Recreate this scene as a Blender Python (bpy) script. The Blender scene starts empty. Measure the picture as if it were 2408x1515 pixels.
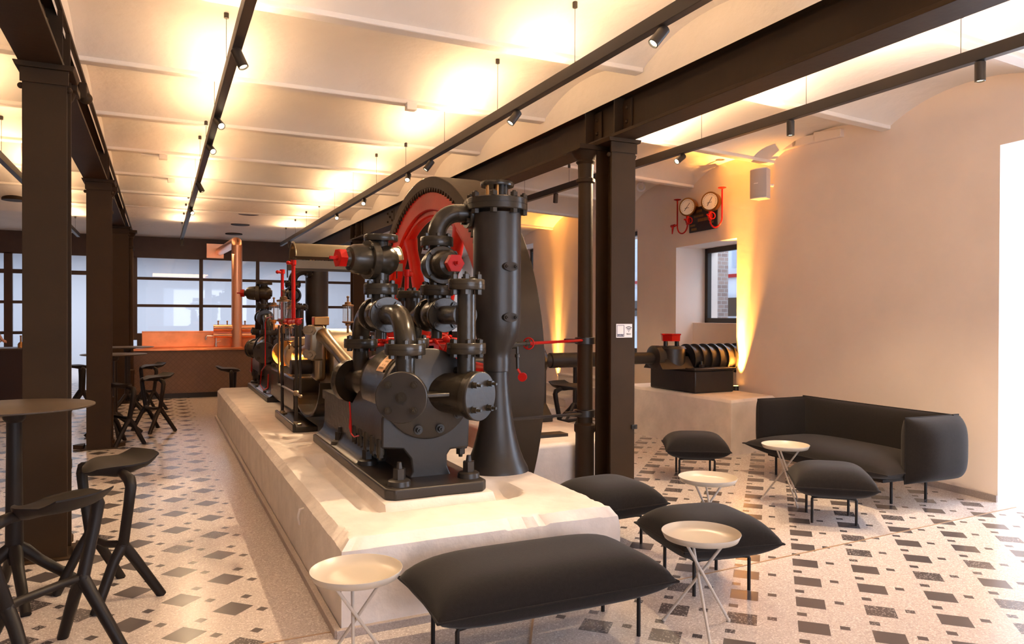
import bpy, math, random
from mathutils import Vector, Matrix, noise
random.seed(7)
PI = math.pi
scene = bpy.context.scene
COL = scene.collection

# ------------------------------------------------------------------ camera
EYE = 1.6
F_PX, YAW, PITCH, ROLL = 1730.56, 0.4465, -0.0063, 0.0031
_cy, _sy = math.cos(YAW), math.sin(YAW)
_F = Vector((_sy, _cy, 0)); _R = Vector((_cy, -_sy, 0)); _U = Vector((0, 0, 1))
CF = _F * math.cos(PITCH) + _U * math.sin(PITCH)
_U2 = _U * math.cos(PITCH) - _F * math.sin(PITCH)
CR = _R * math.cos(ROLL) + _U2 * math.sin(ROLL)
CU = _U2 * math.cos(ROLL) - _R * math.sin(ROLL)
C0 = Vector((0, 0, EYE))
cam_data = bpy.data.cameras.new('camera')
cam = bpy.data.objects.new('camera', cam_data)
COL.objects.link(cam)
cam.matrix_world = Matrix(((CR.x, CU.x, -CF.x, 0), (CR.y, CU.y, -CF.y, 0), (CR.z, CU.z, -CF.z, EYE), (0, 0, 0, 1)))
cam_data.sensor_width = 36.0
cam_data.lens = 36.0 * F_PX / 2408
cam_data.clip_start = 0.05
cam_data.clip_end = 200
scene.camera = cam

def _ray(x, y): return CF + CR * ((x - 1204) / F_PX) - CU * ((y - 757.5) / F_PX)
def at_z(x, y, z=0.0):
    d = _ray(x, y); return C0 + d * ((z - EYE) / d.z)
def at_x(x, y, c):
    d = _ray(x, y); return C0 + d * (c / d.x)
def at_y(x, y, c):
    d = _ray(x, y); return C0 + d * (c / d.y)

# ------------------------------------------------------------------ world, exposure
w = bpy.data.worlds.new('world'); scene.world = w; w.use_nodes = True
wn = w.node_tree.nodes; wl = w.node_tree.links
bg = wn['Background']
sky = wn.new('ShaderNodeTexSky'); sky.sky_type = 'HOSEK_WILKIE'; sky.turbidity = 6; sky.sun_direction = (-0.3, -0.5, 0.6)
mixn = wn.new('ShaderNodeMix'); mixn.data_type = 'RGBA'; mixn.inputs[0].default_value = 0.75
wl.new(sky.outputs[0], mixn.inputs[6]); mixn.inputs[7].default_value = (0.72, 0.82, 1.0, 1)
wl.new(mixn.outputs[2], bg.inputs[0]); bg.inputs[1].default_value = 2.2
vs = scene.view_settings
vs.view_transform = 'Standard'; vs.look = 'None'; vs.exposure = 0.7; vs.gamma = 1.0; vs.use_curve_mapping = False

def area(name, loc, direction, sx, sy, power, color, spread=180):
    l = bpy.data.lights.new(name, 'AREA'); l.shape = 'RECTANGLE'; l.size = sx; l.size_y = sy
    l.energy = power; l.color = color; l.spread = math.radians(spread)
    o = bpy.data.objects.new(name, l); COL.objects.link(o)
    o.location = loc
    o.rotation_euler = Vector(direction).to_track_quat('-Z', 'Y').to_euler()
    return o
DAY = (0.72, 0.84, 1.0)
WARM = (1.0, 0.62, 0.33)
# daylight outside the windows (behind the camera, right wall, room behind the glass screen)
area('daylight_back_window', (3.2, -3.9, 1.9), (0.05, 1, -0.08), 5.0, 2.4, 120, (0.84, 0.86, 1.0))
area('daylight_entrance', (7.6, 3.1, 1.7), (-1, 0.0, -0.12), 1.5, 2.7, 115, (0.80, 0.86, 1.0))
area('daylight_gauge_window', (8.3, 8.35, 3.6), (-1, 0, -1.3), 1.4, 1.0, 60, DAY)
area('daylight_third_window', (8.7, 11.1, 4.0), (-1, 0, -1.3), 1.4, 1.0, 50, DAY)
area('lounge_light', (1.0, 24.0, 3.5), (0, 0, -1), 12.0, 4.0, 300, (0.82, 0.88, 1.0))

# ------------------------------------------------------------------ materials
def mat(name, color, rough=0.5, metal=0.0, bump=0.0, bscale=30.0, var=0.0, vscale=6.0, spec=0.5, coat=0.0, emit=None, estr=0.0, bdist=0.01, sheen=0.0):
    m = bpy.data.materials.new(name); m.use_nodes = True
    nt = m.node_tree; N = nt.nodes; L = nt.links
    b = N['Principled BSDF']
    b.inputs['Base Color'].default_value = (*color, 1)
    b.inputs['Roughness'].default_value = rough
    b.inputs['Metallic'].default_value = metal
    b.inputs['Specular IOR Level'].default_value = spec * .8
    if coat: b.inputs['Coat Weight'].default_value = coat; b.inputs['Coat Roughness'].default_value = 0.12
    if sheen: b.inputs['Sheen Weight'].default_value = sheen
    if emit: b.inputs['Emission Color'].default_value = (*emit, 1); b.inputs['Emission Strength'].default_value = estr
    tc = N.new('ShaderNodeTexCoord')
    if var:
        n = N.new('ShaderNodeTexNoise'); n.inputs['Scale'].default_value = vscale; n.inputs['Detail'].default_value = 5
        L.new(tc.outputs['Object'], n.inputs['Vector'])
        r = N.new('ShaderNodeMapRange'); r.inputs[1].default_value = 0.3; r.inputs[2].default_value = 0.7
        r.inputs[3].default_value = 1 - var; r.inputs[4].default_value = 1 + var
        L.new(n.outputs[0], r.inputs[0])
        mx = N.new('ShaderNodeVectorMath'); mx.operation = 'SCALE'; mx.inputs[0].default_value = color
        L.new(r.outputs[0], mx.inputs['Scale']); L.new(mx.outputs[0], b.inputs['Base Color'])
    if bump:
        n = N.new('ShaderNodeTexNoise'); n.inputs['Scale'].default_value = bscale; n.inputs['Detail'].default_value = 4
        L.new(tc.outputs['Object'], n.inputs['Vector'])
        bp = N.new('ShaderNodeBump'); bp.inputs['Strength'].default_value = bump; bp.inputs['Distance'].default_value = bdist
        L.new(n.outputs[0], bp.inputs['Height']); L.new(bp.outputs[0], b.inputs['Normal'])
    return m
M = {}
M['plaster'] = mat('white_plaster', (0.82, 0.70, 0.61), 0.75, bump=0.07, bscale=9, bdist=0.02, var=0.03, vscale=2)
M['ceiling'] = mat('vault_plaster', (0.76, 0.71, 0.65), 0.7, bump=0.5, bscale=7, bdist=0.02, var=0.04, vscale=1.5)
M['concrete'] = mat('whitewashed_concrete', (0.74, 0.67, 0.62), 0.6, bump=0.45, bscale=12, bdist=0.015, var=0.10, vscale=5)
M['steel'] = mat('brown_painted_steel', (0.036, 0.020, 0.009), 0.6, spec=.22, bump=0.12, bscale=18, var=0.12, vscale=3)
M['steel_frame'] = mat('brown_window_steel', (0.07, 0.035, 0.020), 0.45, var=0.08)
M['track'] = mat('black_track', (0.035, 0.027, 0.02), 0.45)
M['lens'] = mat('lamp_lens', (1, 0.9, 0.7), 0.3, emit=(1, 0.80, 0.50), estr=6)
M['uplight'] = mat('uplight_strip', (1, 0.9, 0.7), 0.3, emit=(1, 0.74, 0.42), estr=8)
M['paint'] = mat('dark_machine_paint', (0.027, 0.021, 0.014), 0.25, bump=0.3, bscale=22, bdist=0.006, var=0.12, vscale=5)
M['paint_flat'] = mat('flat_machine_paint', (0.025, 0.020, 0.016), 0.36, bump=0.2, bscale=30, bdist=0.004, var=0.1)
M['red'] = mat('red_machine_paint', (0.40, 0.006, 0.003), 0.34, spec=.3, bump=0.15, bscale=20, bdist=0.004, var=0.08)
M['wheel_iron'] = mat('bare_wheel_iron', (0.032, 0.021, 0.012), 0.5, spec=.3, metal=0.0, bump=0.1, bscale=12, var=0.12)
M['hood'] = mat('hood_sheet', (0.11, 0.085, 0.055), 0.35, metal=0.4, var=0.08)
M['bare'] = mat('polished_steel', (0.36, 0.29, 0.20), 0.30, metal=1.0, bump=0.05, bscale=25, var=0.12)
M['black_iron'] = mat('black_cast_iron', (0.018, 0.014, 0.011), 0.4, bump=0.3, bscale=20, bdist=0.005, var=0.2)
M['brass'] = mat('brass', (0.42, 0.21, 0.07), 0.32, metal=1.0, var=0.08)
M['dark_brass'] = mat('aged_brass', (0.20, 0.11, 0.05), 0.35, metal=0.9)
M['copper_pipe'] = mat('bright_copper', (0.90, 0.46, 0.28), 0.28, metal=1.0)
M['copper'] = mat('copper', (0.72, 0.25, 0.10), 0.30, metal=1.0, var=0.22, vscale=3, bump=0.08, bscale=3)
M['bronze_plate'] = mat('nameplate_bronze', (0.62, 0.34, 0.17), 0.35, metal=0.7)
M['fabric'] = mat('charcoal_wool', (0.0125, 0.010, 0.0095), 0.95, bump=0.35, bscale=240, bdist=0.003, var=0.12, vscale=60, spec=0.15, sheen=0.10)
M['fabric_brown'] = M['fabric']
M['black_plastic'] = mat('matt_black_plastic', (0.009, 0.006, 0.005), 0.5, spec=.35, bump=0.1, bscale=200, bdist=0.001)
M['table_top'] = mat('brown_table_top', (0.045, 0.028, 0.016), 0.5)
M['cream'] = mat('cream_lacquer', (0.50, 0.44, 0.36), 0.32)
M['cream_leg'] = mat('beige_leg_metal', (0.48, 0.42, 0.36), 0.4)
M['white_plastic'] = mat('white_plastic', (0.72, 0.68, 0.66), 0.5)
M['grille'] = mat('grey_grille', (0.45, 0.40, 0.38), 0.7)
M['dial'] = mat('gauge_dial', (0.75, 0.70, 0.62), 0.5)
M['ink'] = mat('dark_ink', (0.02, 0.02, 0.03), 0.6)
M['ink_blue'] = mat('navy_ink', (0.03, 0.035, 0.09), 0.6)
M['letter'] = mat('worn_brass_letters', (0.30, 0.17, 0.06), 0.5, metal=0.5)
M['dark_wood'] = mat('dark_red_wood', (0.022, 0.008, 0.006), 0.5)
M['skin'] = mat('skin', (0.55, 0.27, 0.17), 0.5)
M['shirt'] = mat('dark_shirt', (0.02, 0.02, 0.025), 0.9)
M['chrome'] = mat('chrome', (0.8, 0.8, 0.8), 0.12, metal=1.0)
M['orange_lamp'] = mat('orange_lamp', (1, 0.5, 0.15), 0.3, emit=(1.0, 0.42, 0.08), estr=10)
M['pale_wall'] = mat('pale_lounge_wall', (0.66, 0.70, 0.76), 0.8)
M['skirting'] = mat('terrazzo_skirting', (0.36, 0.30, 0.27), 0.5, var=0.2, vscale=150)
M['strip'] = mat('joint_strip', (0.42, 0.27, 0.16), 0.4, metal=0.4)
M['stone'] = mat('pale_stone_step', (0.52, 0.46, 0.42), 0.5, var=0.12, vscale=90)
M['pit'] = mat('dark_pit', (0.10, 0.08, 0.07), 0.8)

def glass_mat(name, tint, refl=0.12):
    m = bpy.data.materials.new(name); m.use_nodes = True
    N = m.node_tree.nodes; L = m.node_tree.links; N.remove(N['Principled BSDF'])
    t = N.new('ShaderNodeBsdfTransparent'); t.inputs[0].default_value = (*tint, 1)
    g = N.new('ShaderNodeBsdfGlossy'); g.inputs['Roughness'].default_value = 0.02
    mx = N.new('ShaderNodeMixShader'); fr = N.new('ShaderNodeLayerWeight'); fr.inputs[0].default_value = 0.5
    pw = N.new('ShaderNodeMath'); pw.operation = 'POWER'; pw.inputs[1].default_value = 5; L.new(fr.outputs['Facing'], pw.inputs[0])
    ad = N.new('ShaderNodeMath'); ad.operation = 'ADD'; ad.inputs[1].default_value = refl; ad.use_clamp = True
    L.new(pw.outputs[0], ad.inputs[0]); L.new(ad.outputs[0], mx.inputs[0])
    L.new(t.outputs[0], mx.inputs[1]); L.new(g.outputs[0], mx.inputs[2]); L.new(mx.outputs[0], N['Material Output'].inputs[0])
    return m
M['glass'] = glass_mat('screen_glass', (0.92, 0.95, 0.98), 0.06)
M['oiler_glass'] = glass_mat('oiler_glass', (0.92, 0.90, 0.86), 0.10)

# terrazzo floor: big dark squares with two small squares per cell, laid at 45 degrees
A_CELL = 0.2221 * EYE
def floor_mat():
    m = bpy.data.materials.new('terrazzo_floor'); m.use_nodes = True
    N = m.node_tree.nodes; L = m.node_tree.links; b = N['Principled BSDF']
    geo = N.new('ShaderNodeNewGeometry'); sep = N.new('ShaderNodeSeparateXYZ'); L.new(geo.outputs['Position'], sep.inputs[0])
    def mth(op, a, c=None, d=None):
        n = N.new('ShaderNodeMath'); n.operation = op
        for i, v in enumerate((a, c, d)):
            if v is None: continue
            if isinstance(v, (int, float)): n.inputs[i].default_value = v
            else: L.new(v, n.inputs[i])
        return n.outputs[0]
    X, Y = sep.outputs[0], sep.outputs[1]
    s = math.sqrt(0.5) / A_CELL
    def lattice(ox, oy):
        dx = mth('SUBTRACT', X, ox); dy = mth('SUBTRACT', Y, oy)
        u = mth('MULTIPLY', mth('ADD', dx, dy), -s)          # towards the camera side
        v = mth('MULTIPLY', mth('SUBTRACT', dx, dy), s)
        fu = mth('FRACT', u); fv = mth('FRACT', v)
        cu = mth('FLOOR', u); cv = mth('FLOOR', v)
        def rect(a, b0, c, d):
            return mth('MULTIPLY', mth('MULTIPLY', mth('GREATER_THAN', fu, a), mth('LESS_THAN', fu, b0)),
                       mth('MULTIPLY', mth('GREATER_THAN', fv, c), mth('LESS_THAN', fv, d)))
        parts = (rect(-1, 0.42, -1, 0.43), rect(0.665, 0.80, -1, 0.14), rect(-1, 0.13, 0.575, 0.71))
        comb = N.new('ShaderNodeCombineXYZ'); L.new(cu, comb.inputs[0]); L.new(cv, comb.inputs[1])
        wnz = N.new('ShaderNodeTexWhiteNoise'); wnz.noise_dimensions = '3D'; L.new(comb.outputs[0], wnz.inputs['Vector'])
        return parts, cu, cv, wnz.outputs['Value']
    pR, uR, vR, rR = lattice(2.8460 * EYE, 2.7233 * EYE)
    pL, uL, vL, rL = lattice(0.2259 * EYE, 2.7443 * EYE)
    left = mth('LESS_THAN', X, 1.2)
    notleft = mth('SUBTRACT', 1.0, left)
    def both(*c):
        r = c[0]
        for q in c[1:]: r = mth('MULTIPLY', r, q)
        return r
    gt = lambda a_, v_: mth('GREATER_THAN', a_, v_)
    lt = lambda a_, v_: mth('LESS_THAN', a_, v_)
    k7 = A_CELL * math.sqrt(0.5)
    def tiles(parts, cu, cv, ox, oy, zone):
        tot = None
        for rc, (pu, pv) in zip(parts, ((.21, .215), (.73, .07), (.065, .64))):
            cx = mth('ADD', mth('MULTIPLY', mth('SUBTRACT', cv, cu), k7), ox + k7 * (pv - pu))
            cy = mth('SUBTRACT', oy - k7 * (pv + pu), mth('MULTIPLY', mth('ADD', cv, cu), k7))
            t = mth('MULTIPLY', rc, zone(cx, cy)); tot = t if tot is None else mth('MAXIMUM', tot, t)
        return tot
    zL = lambda cx, cy: both(lt(cx, 0.585), gt(cy, 3.3), lt(cy, 20.6))
    zR = lambda cx, cy: both(mth('MAXIMUM', gt(cx, 2.66), both(gt(cx, 1.88), lt(cy, 3.45))), lt(mth('SUBTRACT', cx, mth('MULTIPLY', cy, 0.1)), 6.05), lt(cy, 20.6))
    dL = tiles(pL, uL, vL, 0.2259 * EYE, 2.7443 * EYE, zL); dR = tiles(pR, uR, vR, 2.8460 * EYE, 2.7233 * EYE, zR)
    rnd = mth('ADD', mth('MULTIPLY', rL, left), mth('MULTIPLY', rR, notleft))
    dark = mth('ADD', mth('MULTIPLY', dL, left), mth('MULTIPLY', dR, notleft))
    # chips
    vo = N.new('ShaderNodeTexVoronoi'); vo.inputs['Scale'].default_value = 150; L.new(geo.outputs['Position'], vo.inputs['Vector'])
    cr = N.new('ShaderNodeValToRGB'); cr.color_ramp.interpolation = 'CONSTANT'
    e = cr.color_ramp.elements; e[0].position = 0; e[0].color = (0.44, 0.375, 0.345, 1); e[1].position = 0.2; e[1].color = (0.52, 0.455, 0.42, 1)
    a = e.new(0.6); a.color = (0.57, 0.50, 0.465, 1); a = e.new(0.88); a.color = (0.72, 0.66, 0.62, 1)
    sc = N.new('ShaderNodeSeparateColor'); L.new(vo.outputs['Color'], sc.inputs[0]); L.new(sc.outputs[0], cr.inputs[0])
    chip2 = mth('MULTIPLY', mth('GREATER_THAN', sc.outputs[1], 0.86), mth('GREATER_THAN', rnd, 0.62))
    dk = N.new('ShaderNodeMix'); dk.data_type = 'RGBA'; dk.inputs[6].default_value = (0.085, 0.072, 0.072, 1); dk.inputs[7].default_value = (0.30, 0.27, 0.26, 1)
    L.new(chip2, dk.inputs[0])
    mx = N.new('ShaderNodeMix'); mx.data_type = 'RGBA'; L.new(dark, mx.inputs[0]); L.new(cr.outputs[0], mx.inputs[6]); L.new(dk.outputs[2], mx.inputs[7])
    L.new(mx.outputs[2], b.inputs['Base Color'])
    b.inputs['Roughness'].default_value = 0.24
    b.inputs['Specular IOR Level'].default_value = 0.5
    return m
M['floor'] = floor_mat()

def tile_mat():
    m = mat('brown_counter_tiles', (0.13, 0.075, 0.05), 0.45)
    N = m.node_tree.nodes; L = m.node_tree.links; b = N['Principled BSDF']
    tc = N.new('ShaderNodeTexCoord'); mp = N.new('ShaderNodeMapping'); mp.inputs['Rotation'].default_value = (PI / 2, 0, 0)
    mp2 = N.new('ShaderNodeMapping'); mp2.inputs['Rotation'].default_value = (0, 0, PI / 4)
    L.new(tc.outputs['Object'], mp.inputs[0]); L.new(mp.outputs[0], mp2.inputs[0])
    br = N.new('ShaderNodeTexBrick'); br.offset = 0; br.inputs['Scale'].default_value = 7; br.inputs['Mortar Size'].default_value = 0.03
    br.inputs['Brick Width'].default_value = 0.5; br.inputs['Row Height'].default_value = 0.5
    br.inputs['Color1'].default_value = (0.150, 0.085, 0.058, 1); br.inputs['Color2'].default_value = (0.135, 0.076, 0.052, 1); br.inputs['Mortar'].default_value = (0.115, 0.064, 0.044, 1)
    L.new(mp2.outputs[0], br.inputs[0]); L.new(br.outputs[0], b.inputs['Base Color'])
    return m
M['tiles'] = tile_mat()
def brick_mat():
    m = mat('street_brick', (0.3, 0.2, 0.15), 0.8)
    N = m.node_tree.nodes; L = m.node_tree.links; b = N['Principled BSDF']
    tc = N.new('ShaderNodeTexCoord'); mp = N.new('ShaderNodeMapping'); mp.inputs['Rotation'].default_value = (-PI / 2, 0, 0)
    L.new(tc.outputs['Object'], mp.inputs[0])
    br = N.new('ShaderNodeTexBrick'); br.inputs['Scale'].default_value = 4
    br.inputs['Color1'].default_value = (0.34, 0.24, 0.20, 1); br.inputs['Color2'].default_value = (0.22, 0.15, 0.13, 1); br.inputs['Mortar'].default_value = (0.4, 0.38, 0.36, 1)
    L.new(mp.outputs[0], br.inputs[0]); L.new(br.outputs[0], b.inputs['Base Color'])
    return m
M['brick'] = brick_mat()

# ------------------------------------------------------------------ mesh helpers
def V(*a): return Vector(a[0] if len(a) == 1 else a)
def basis(ax):
    ax = Vector(ax).normalized()
    ref = Vector((0, 0, 1)) if abs(ax.z) < 0.9 else Vector((0, 1, 0))
    u = ref.cross(ax).normalized(); v = ax.cross(u).normalized()
    return ax, u, v
class MB:
    def __init__(s): s.v = []; s.f = []
    def add(s, vs, fs):
        o = len(s.v); s.v += [tuple(p) for p in vs]; s.f += [tuple(i + o for i in f) for f in fs]; return s
    def box(s, lo, hi):
        x0, y0, z0 = lo; x1, y1, z1 = hi
        return s.add([(x0, y0, z0), (x1, y0, z0), (x1, y1, z0), (x0, y1, z0), (x0, y0, z1), (x1, y0, z1), (x1, y1, z1), (x0, y1, z1)],
                     [(0, 3, 2, 1), (4, 5, 6, 7), (0, 1, 5, 4), (1, 2, 6, 5), (2, 3, 7, 6), (3, 0, 4, 7)])
    def bar(s, p0, p1, wd, ht, up=(0, 0, 1)):
        p0 = V(p0); p1 = V(p1); d = (p1 - p0).normalized(); side = d.cross(V(up)).normalized(); u2 = side.cross(d)
        vs = []
        for p in (p0, p1):
            for a, b in ((-1, -1), (1, -1), (1, 1), (-1, 1)): vs.append(p + side * a * wd / 2 + u2 * b * ht / 2)
        return s.add(vs, [(0, 1, 2, 3), (7, 6, 5, 4), (0, 4, 5, 1), (1, 5, 6, 2), (2, 6, 7, 3), (3, 7, 4, 0)])
    def cyl(s, p0, p1, r0, r1=None, n=24, cap=True, ph=0.0):
        r1 = r0 if r1 is None else r1; p0 = V(p0); p1 = V(p1); ax, u, v = basis(p1 - p0)
        vs = []
        for p, r in ((p0, r0), (p1, r1)):
            for i in range(n):
                a = 2 * PI * i / n + ph; vs.append(p + (u * math.cos(a) + v * math.sin(a)) * r)
        fs = [(i, (i + 1) % n, n + (i + 1) % n, n + i) for i in range(n)]
        if cap: fs += [tuple(range(n))[::-1], tuple(range(n, 2 * n))]
        return s.add(vs, fs)
    def lathe(s, c, axis, prof, n=32):
        c = V(c); ax, u, v = basis(axis); vs = []; fs = []; k = len(prof)
        for t, r in prof:
            for i in range(n):
                a = 2 * PI * i / n; vs.append(c + ax * t + (u * math.cos(a) + v * math.sin(a)) * max(r, 1e-5))
        for j in range(k - 1):
            for i in range(n): fs.append((j * n + i, j * n + (i + 1) % n, (j + 1) * n + (i + 1) % n, (j + 1) * n + i))
        fs.append(tuple(range(n))[::-1]); fs.append(tuple(range((k - 1) * n, k * n)))
        return s.add(vs, fs)
    def tube(s, pts, r, n=12, cap=True):
        pts = [V(p) for p in pts]; rs = r if isinstance(r, (list, tuple)) else [r] * len(pts)
        vs = []; fs = []; d0 = (pts[1] - pts[0]).normalized(); _, u, v = basis(d0)
        for k, p in enumerate(pts):
            d = (pts[min(k + 1, len(pts) - 1)] - pts[max(k - 1, 0)]).normalized()
            u = (u - d * u.dot(d)).normalized(); v = d.cross(u)
            for i in range(n):
                a = 2 * PI * i / n; vs.append(p + (u * math.cos(a) + v * math.sin(a)) * rs[k])
        for k in range(len(pts) - 1):
            for i in range(n): fs.append((k * n + i, k * n + (i + 1) % n, (k + 1) * n + (i + 1) % n, (k + 1) * n + i))
        if cap: fs += [tuple(range(n))[::-1], tuple(range((len(pts) - 1) * n, len(pts) * n))]
        return s.add(vs, fs)
    def prism(s, poly, off):
        poly = [V(p) for p in poly]; off = V(off); n = len(poly)
        vs = poly + [p + off for p in poly]
        return s.add(vs, [tuple(range(n))[::-1], tuple(range(n, 2 * n))] + [(i, (i + 1) % n, n + (i + 1) % n, n + i) for i in range(n)])
    def sphere(s, c, r, sc=(1, 1, 1), n=20, m=12):
        vs = []; fs = []
        for j in range(m + 1):
            t = PI * j / m
            for i in range(n):
                a = 2 * PI * i / n
                vs.append((c[0] + r * sc[0] * math.sin(t) * math.cos(a), c[1] + r * sc[1] * math.sin(t) * math.sin(a), c[2] + r * sc[2] * math.cos(t)))
        for j in range(m):
            for i in range(n): fs.append((j * n + i, (j + 1) * n + i, (j + 1) * n + (i + 1) % n, j * n + (i + 1) % n))
        return s.add(vs, fs)
    def torus(s, c, axis, R, r, n=32, m=10):
        c = V(c); ax, u, v = basis(axis); vs = []; fs = []
        for i in range(n):
            a = 2 * PI * i / n; d = u * math.cos(a) + v * math.sin(a)
            for j in range(m):
                b = 2 * PI * j / m; vs.append(c + d * (R + r * math.cos(b)) + ax * r * math.sin(b))
        for i in range(n):
            for j in range(m): fs.append((i * m + j, ((i + 1) % n) * m + j, ((i + 1) % n) * m + (j + 1) % m, i * m + (j + 1) % m))
        return s.add(vs, fs)
    def hexbolt(s, c, ax, r, h, stud=0.0):
        c = V(c); ax = V(ax).normalized(); s.cyl(c, c + ax * h, r, r, n=6)
        if stud: s.cyl(c + ax * h, c + ax * (h + stud), r * 0.5, r * 0.42, n=10)
        return s

def root_of(o):
    while o.parent: o = o.parent
    return o
def build(name, mb, m, parent=None, bevel=0.0, smooth=True, angle=38, off=None, segs=2):
    """link one mesh object; with a parent the vertices are world coordinates shifted to the root's base"""
    me = bpy.data.meshes.new(name)
    if off is None: off = root_of(parent)['_o'] if parent is not None and '_o' in root_of(parent) else (0, 0, 0)
    me.from_pydata([(p[0] - off[0], p[1] - off[1], p[2] - off[2]) for p in mb.v], [], mb.f)
    me.update()
    if smooth:
        me.polygons.foreach_set('use_smooth', [True] * len(me.polygons))
        me.set_sharp_from_angle(angle=math.radians(angle))
    me.materials.append(m if not isinstance(m, str) else M[m])
    o = bpy.data.objects.new(name, me); COL.objects.link(o)
    if parent is not None: o.parent = parent
    if bevel:
        b = o.modifiers.new('bevel', 'BEVEL'); b.width = bevel; b.segments = segs; b.limit_method = 'ANGLE'; b.angle_limit = math.radians(40)
    return o
def tag(o, label, cat, group=None):
    o['label'] = label; o['category'] = cat
    if group: o['group'] = group
    return o
def thing(name, label, cat, loc=(0, 0, 0), rotz=0.0, group=None, world=False):
    o = bpy.data.objects.new(name, None); COL.objects.link(o); o.location = loc; o.rotation_euler = (0, 0, rotz)
    o.empty_display_size = 0.1
    if world: o['_o'] = tuple(loc)
    return tag(o, label, cat, group)
def struct(name, mb, m, **k):
    o = build(name, mb, m, **k); o['kind'] = 'structure'; return o
def copy_tree(o, parent=None):
    c = o.copy(); COL.objects.link(c)
    if parent is not None: c.parent = parent
    for ch in list(o.children): copy_tree(ch, c)
    return c
def dup(o, loc, rotz, label, group=None):
    c = copy_tree(o); c.location = loc; c.rotation_euler = (0, 0, rotz); c['label'] = label
    if group: c['group'] = group
    return c
def arc(c, r, a0, a1, n, eu, ev):
    c = V(c); eu = V(eu); ev = V(ev)
    return [c + (eu * math.cos(a0 + (a1 - a0) * i / n) + ev * math.sin(a0 + (a1 - a0) * i / n)) * r for i in range(n + 1)]
def text(s, size, m, parent, mw, name='lettering', extrude=0.0005, off=None):
    cu = bpy.data.curves.new(name, 'FONT'); cu.body = s; cu.size = size; cu.extrude = extrude; cu.align_x = 'CENTER'; cu.align_y = 'CENTER'
    tmp = bpy.data.objects.new(name + '_curve', cu); COL.objects.link(tmp); bpy.context.view_layer.update()
    me = bpy.data.meshes.new_from_object(tmp); bpy.data.objects.remove(tmp); me.materials.clear(); me.materials.append(M[m])
    o = bpy.data.objects.new(name, me); COL.objects.link(o); o.parent = parent; o.matrix_local = mw
    return o

# ================================================================== STRUCTURE
# right wall plane: passes W0, runs along WD, room side normal -WN
W0 = Vector((6.585, 3.945, 0)); WD = Vector((0.1005, 0.9949, 0)); WN = Vector((0.9949, -0.1005, 0))
def wp(s, z, d=0.0):  # s metres along the wall from the entrance corner, d metres into the wall
    return W0 + WD * s + WN * d + Vector((0, 0, z))
def wall_st(px, py):
    d = _ray(px, py); t = (W0 - C0).dot(WN) / d.dot(WN); P = C0 + d * t
    return (P - W0).dot(WD), P.z
# floor with a hole for the flywheel pit
fl = MB()
PX0, PX1, PY0, PY1 = 2.52, 3.12, 5.5, 9.95
for lo, hi in (((-8, -5), (PX0, 28)), ((PX1, -5), (12, 28)), ((PX0, -5), (PX1, PY0)), ((PX0, PY1), (PX1, 28))):
    fl.add([(lo[0], lo[1], 0), (hi[0], lo[1], 0), (hi[0], hi[1], 0), (lo[0], hi[1], 0)], [(0, 1, 2, 3)])
struct('floor', fl, 'floor', smooth=False)
pit = MB().add([(PX0, PY0, -1.1), (PX1, PY0, -1.1), (PX1, PY1, -1.1), (PX0, PY1, -1.1), (PX0, PY0, 0), (PX1, PY0, 0), (PX1, PY1, 0), (PX0, PY1, 0)],
               [(0, 1, 2, 3), (0, 4, 5, 1), (1, 5, 6, 2), (2, 6, 7, 3), (3, 7, 4, 0)])
struct('floor_pit', pit, 'pit', smooth=False)
st = MB()
st.bar(at_z(1520, 1380, .002), at_z(2389, 1193, .002), 0.009, 0.004); st.bar((-5, 3.78, .002), (0.80, 3.75, .002), 0.008, 0.004)
st.bar((1.9, 3.66, .002), (1.55, 3.05, .002), 0.012, 0.004)
struct('trim_1', st, 'strip', smooth=False)

RIB0, RIBS = 5.16, 1.742
ribs = [RIB0 + RIBS * k for k in range(-5, 9)]
def zr(x):   # ceiling drops slightly towards the right wall
    return 0 if x < 3.95 else -0.13 * (x - 3.95) / 2.7
def vault(x0, x1, nx, extra=None):
    mb = MB(); NS = 16
    ys = []
    for k in range(len(ribs) - 1):
        for i in range(NS): ys.append((ribs[k] + RIBS * i / NS, i / NS, k))
    prof = []
    for y, t, k in ys:
        amp = 0.21 if k < 10 else 0.21 * max(0, (13 - k) / 6)
        prof.append((y, 3.665 + amp * (1 - abs(2 * t - 1) ** 2.2)))
    prof.append((ribs[-1], 3.66)); prof.append((20.85, 3.62))
    n = len(prof)
    for j in range(nx + 1):
        x = x0 + (x1 - x0) * j / nx
        for y, z in prof: mb.v.append((x, y, z + zr(x)))
    for j in range(nx):
        for i in range(n - 1): mb.f.append((j * n + i, j * n + i + 1, (j + 1) * n + i + 1, (j + 1) * n + i))
    return mb, prof
for nm, a, b in (('ceiling', -0.60, 3.66), ('ceiling', -6.2, -0.86), ('ceiling', 3.92, 8.9)):
    mb, prof = vault(a, b, 4 if a > 3 else 1)
    struct(nm, mb, 'ceiling', angle=50)
    rb = MB()
    for y in ribs[:12]:
        rb.bar((a, y, 3.70 + zr(a)), (b, y, 3.70 + zr(b)), 0.12, 0.085)
    struct('trim_2', rb, 'ceiling', smooth=False, bevel=0.012)
# masonry above the two girders closing the vault ends
for nm, x in (('wall_arches_left', -0.60), ('wall_arches_left', -0.86), ('wall_arches_right', 3.66), ('wall_arches_right', 3.92)):
    mb = MB()
    for i in range(len(prof) - 1):
        (y0, z0), (y1, z1) = prof[i], prof[i + 1]
        mb.add([(x, y0, 3.55), (x, y1, 3.55), (x, y1, z1 + 0.01), (x, y0, z0 + 0.01)], [(0, 1, 2, 3)])
    struct(nm, mb, 'ceiling', smooth=False)

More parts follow.
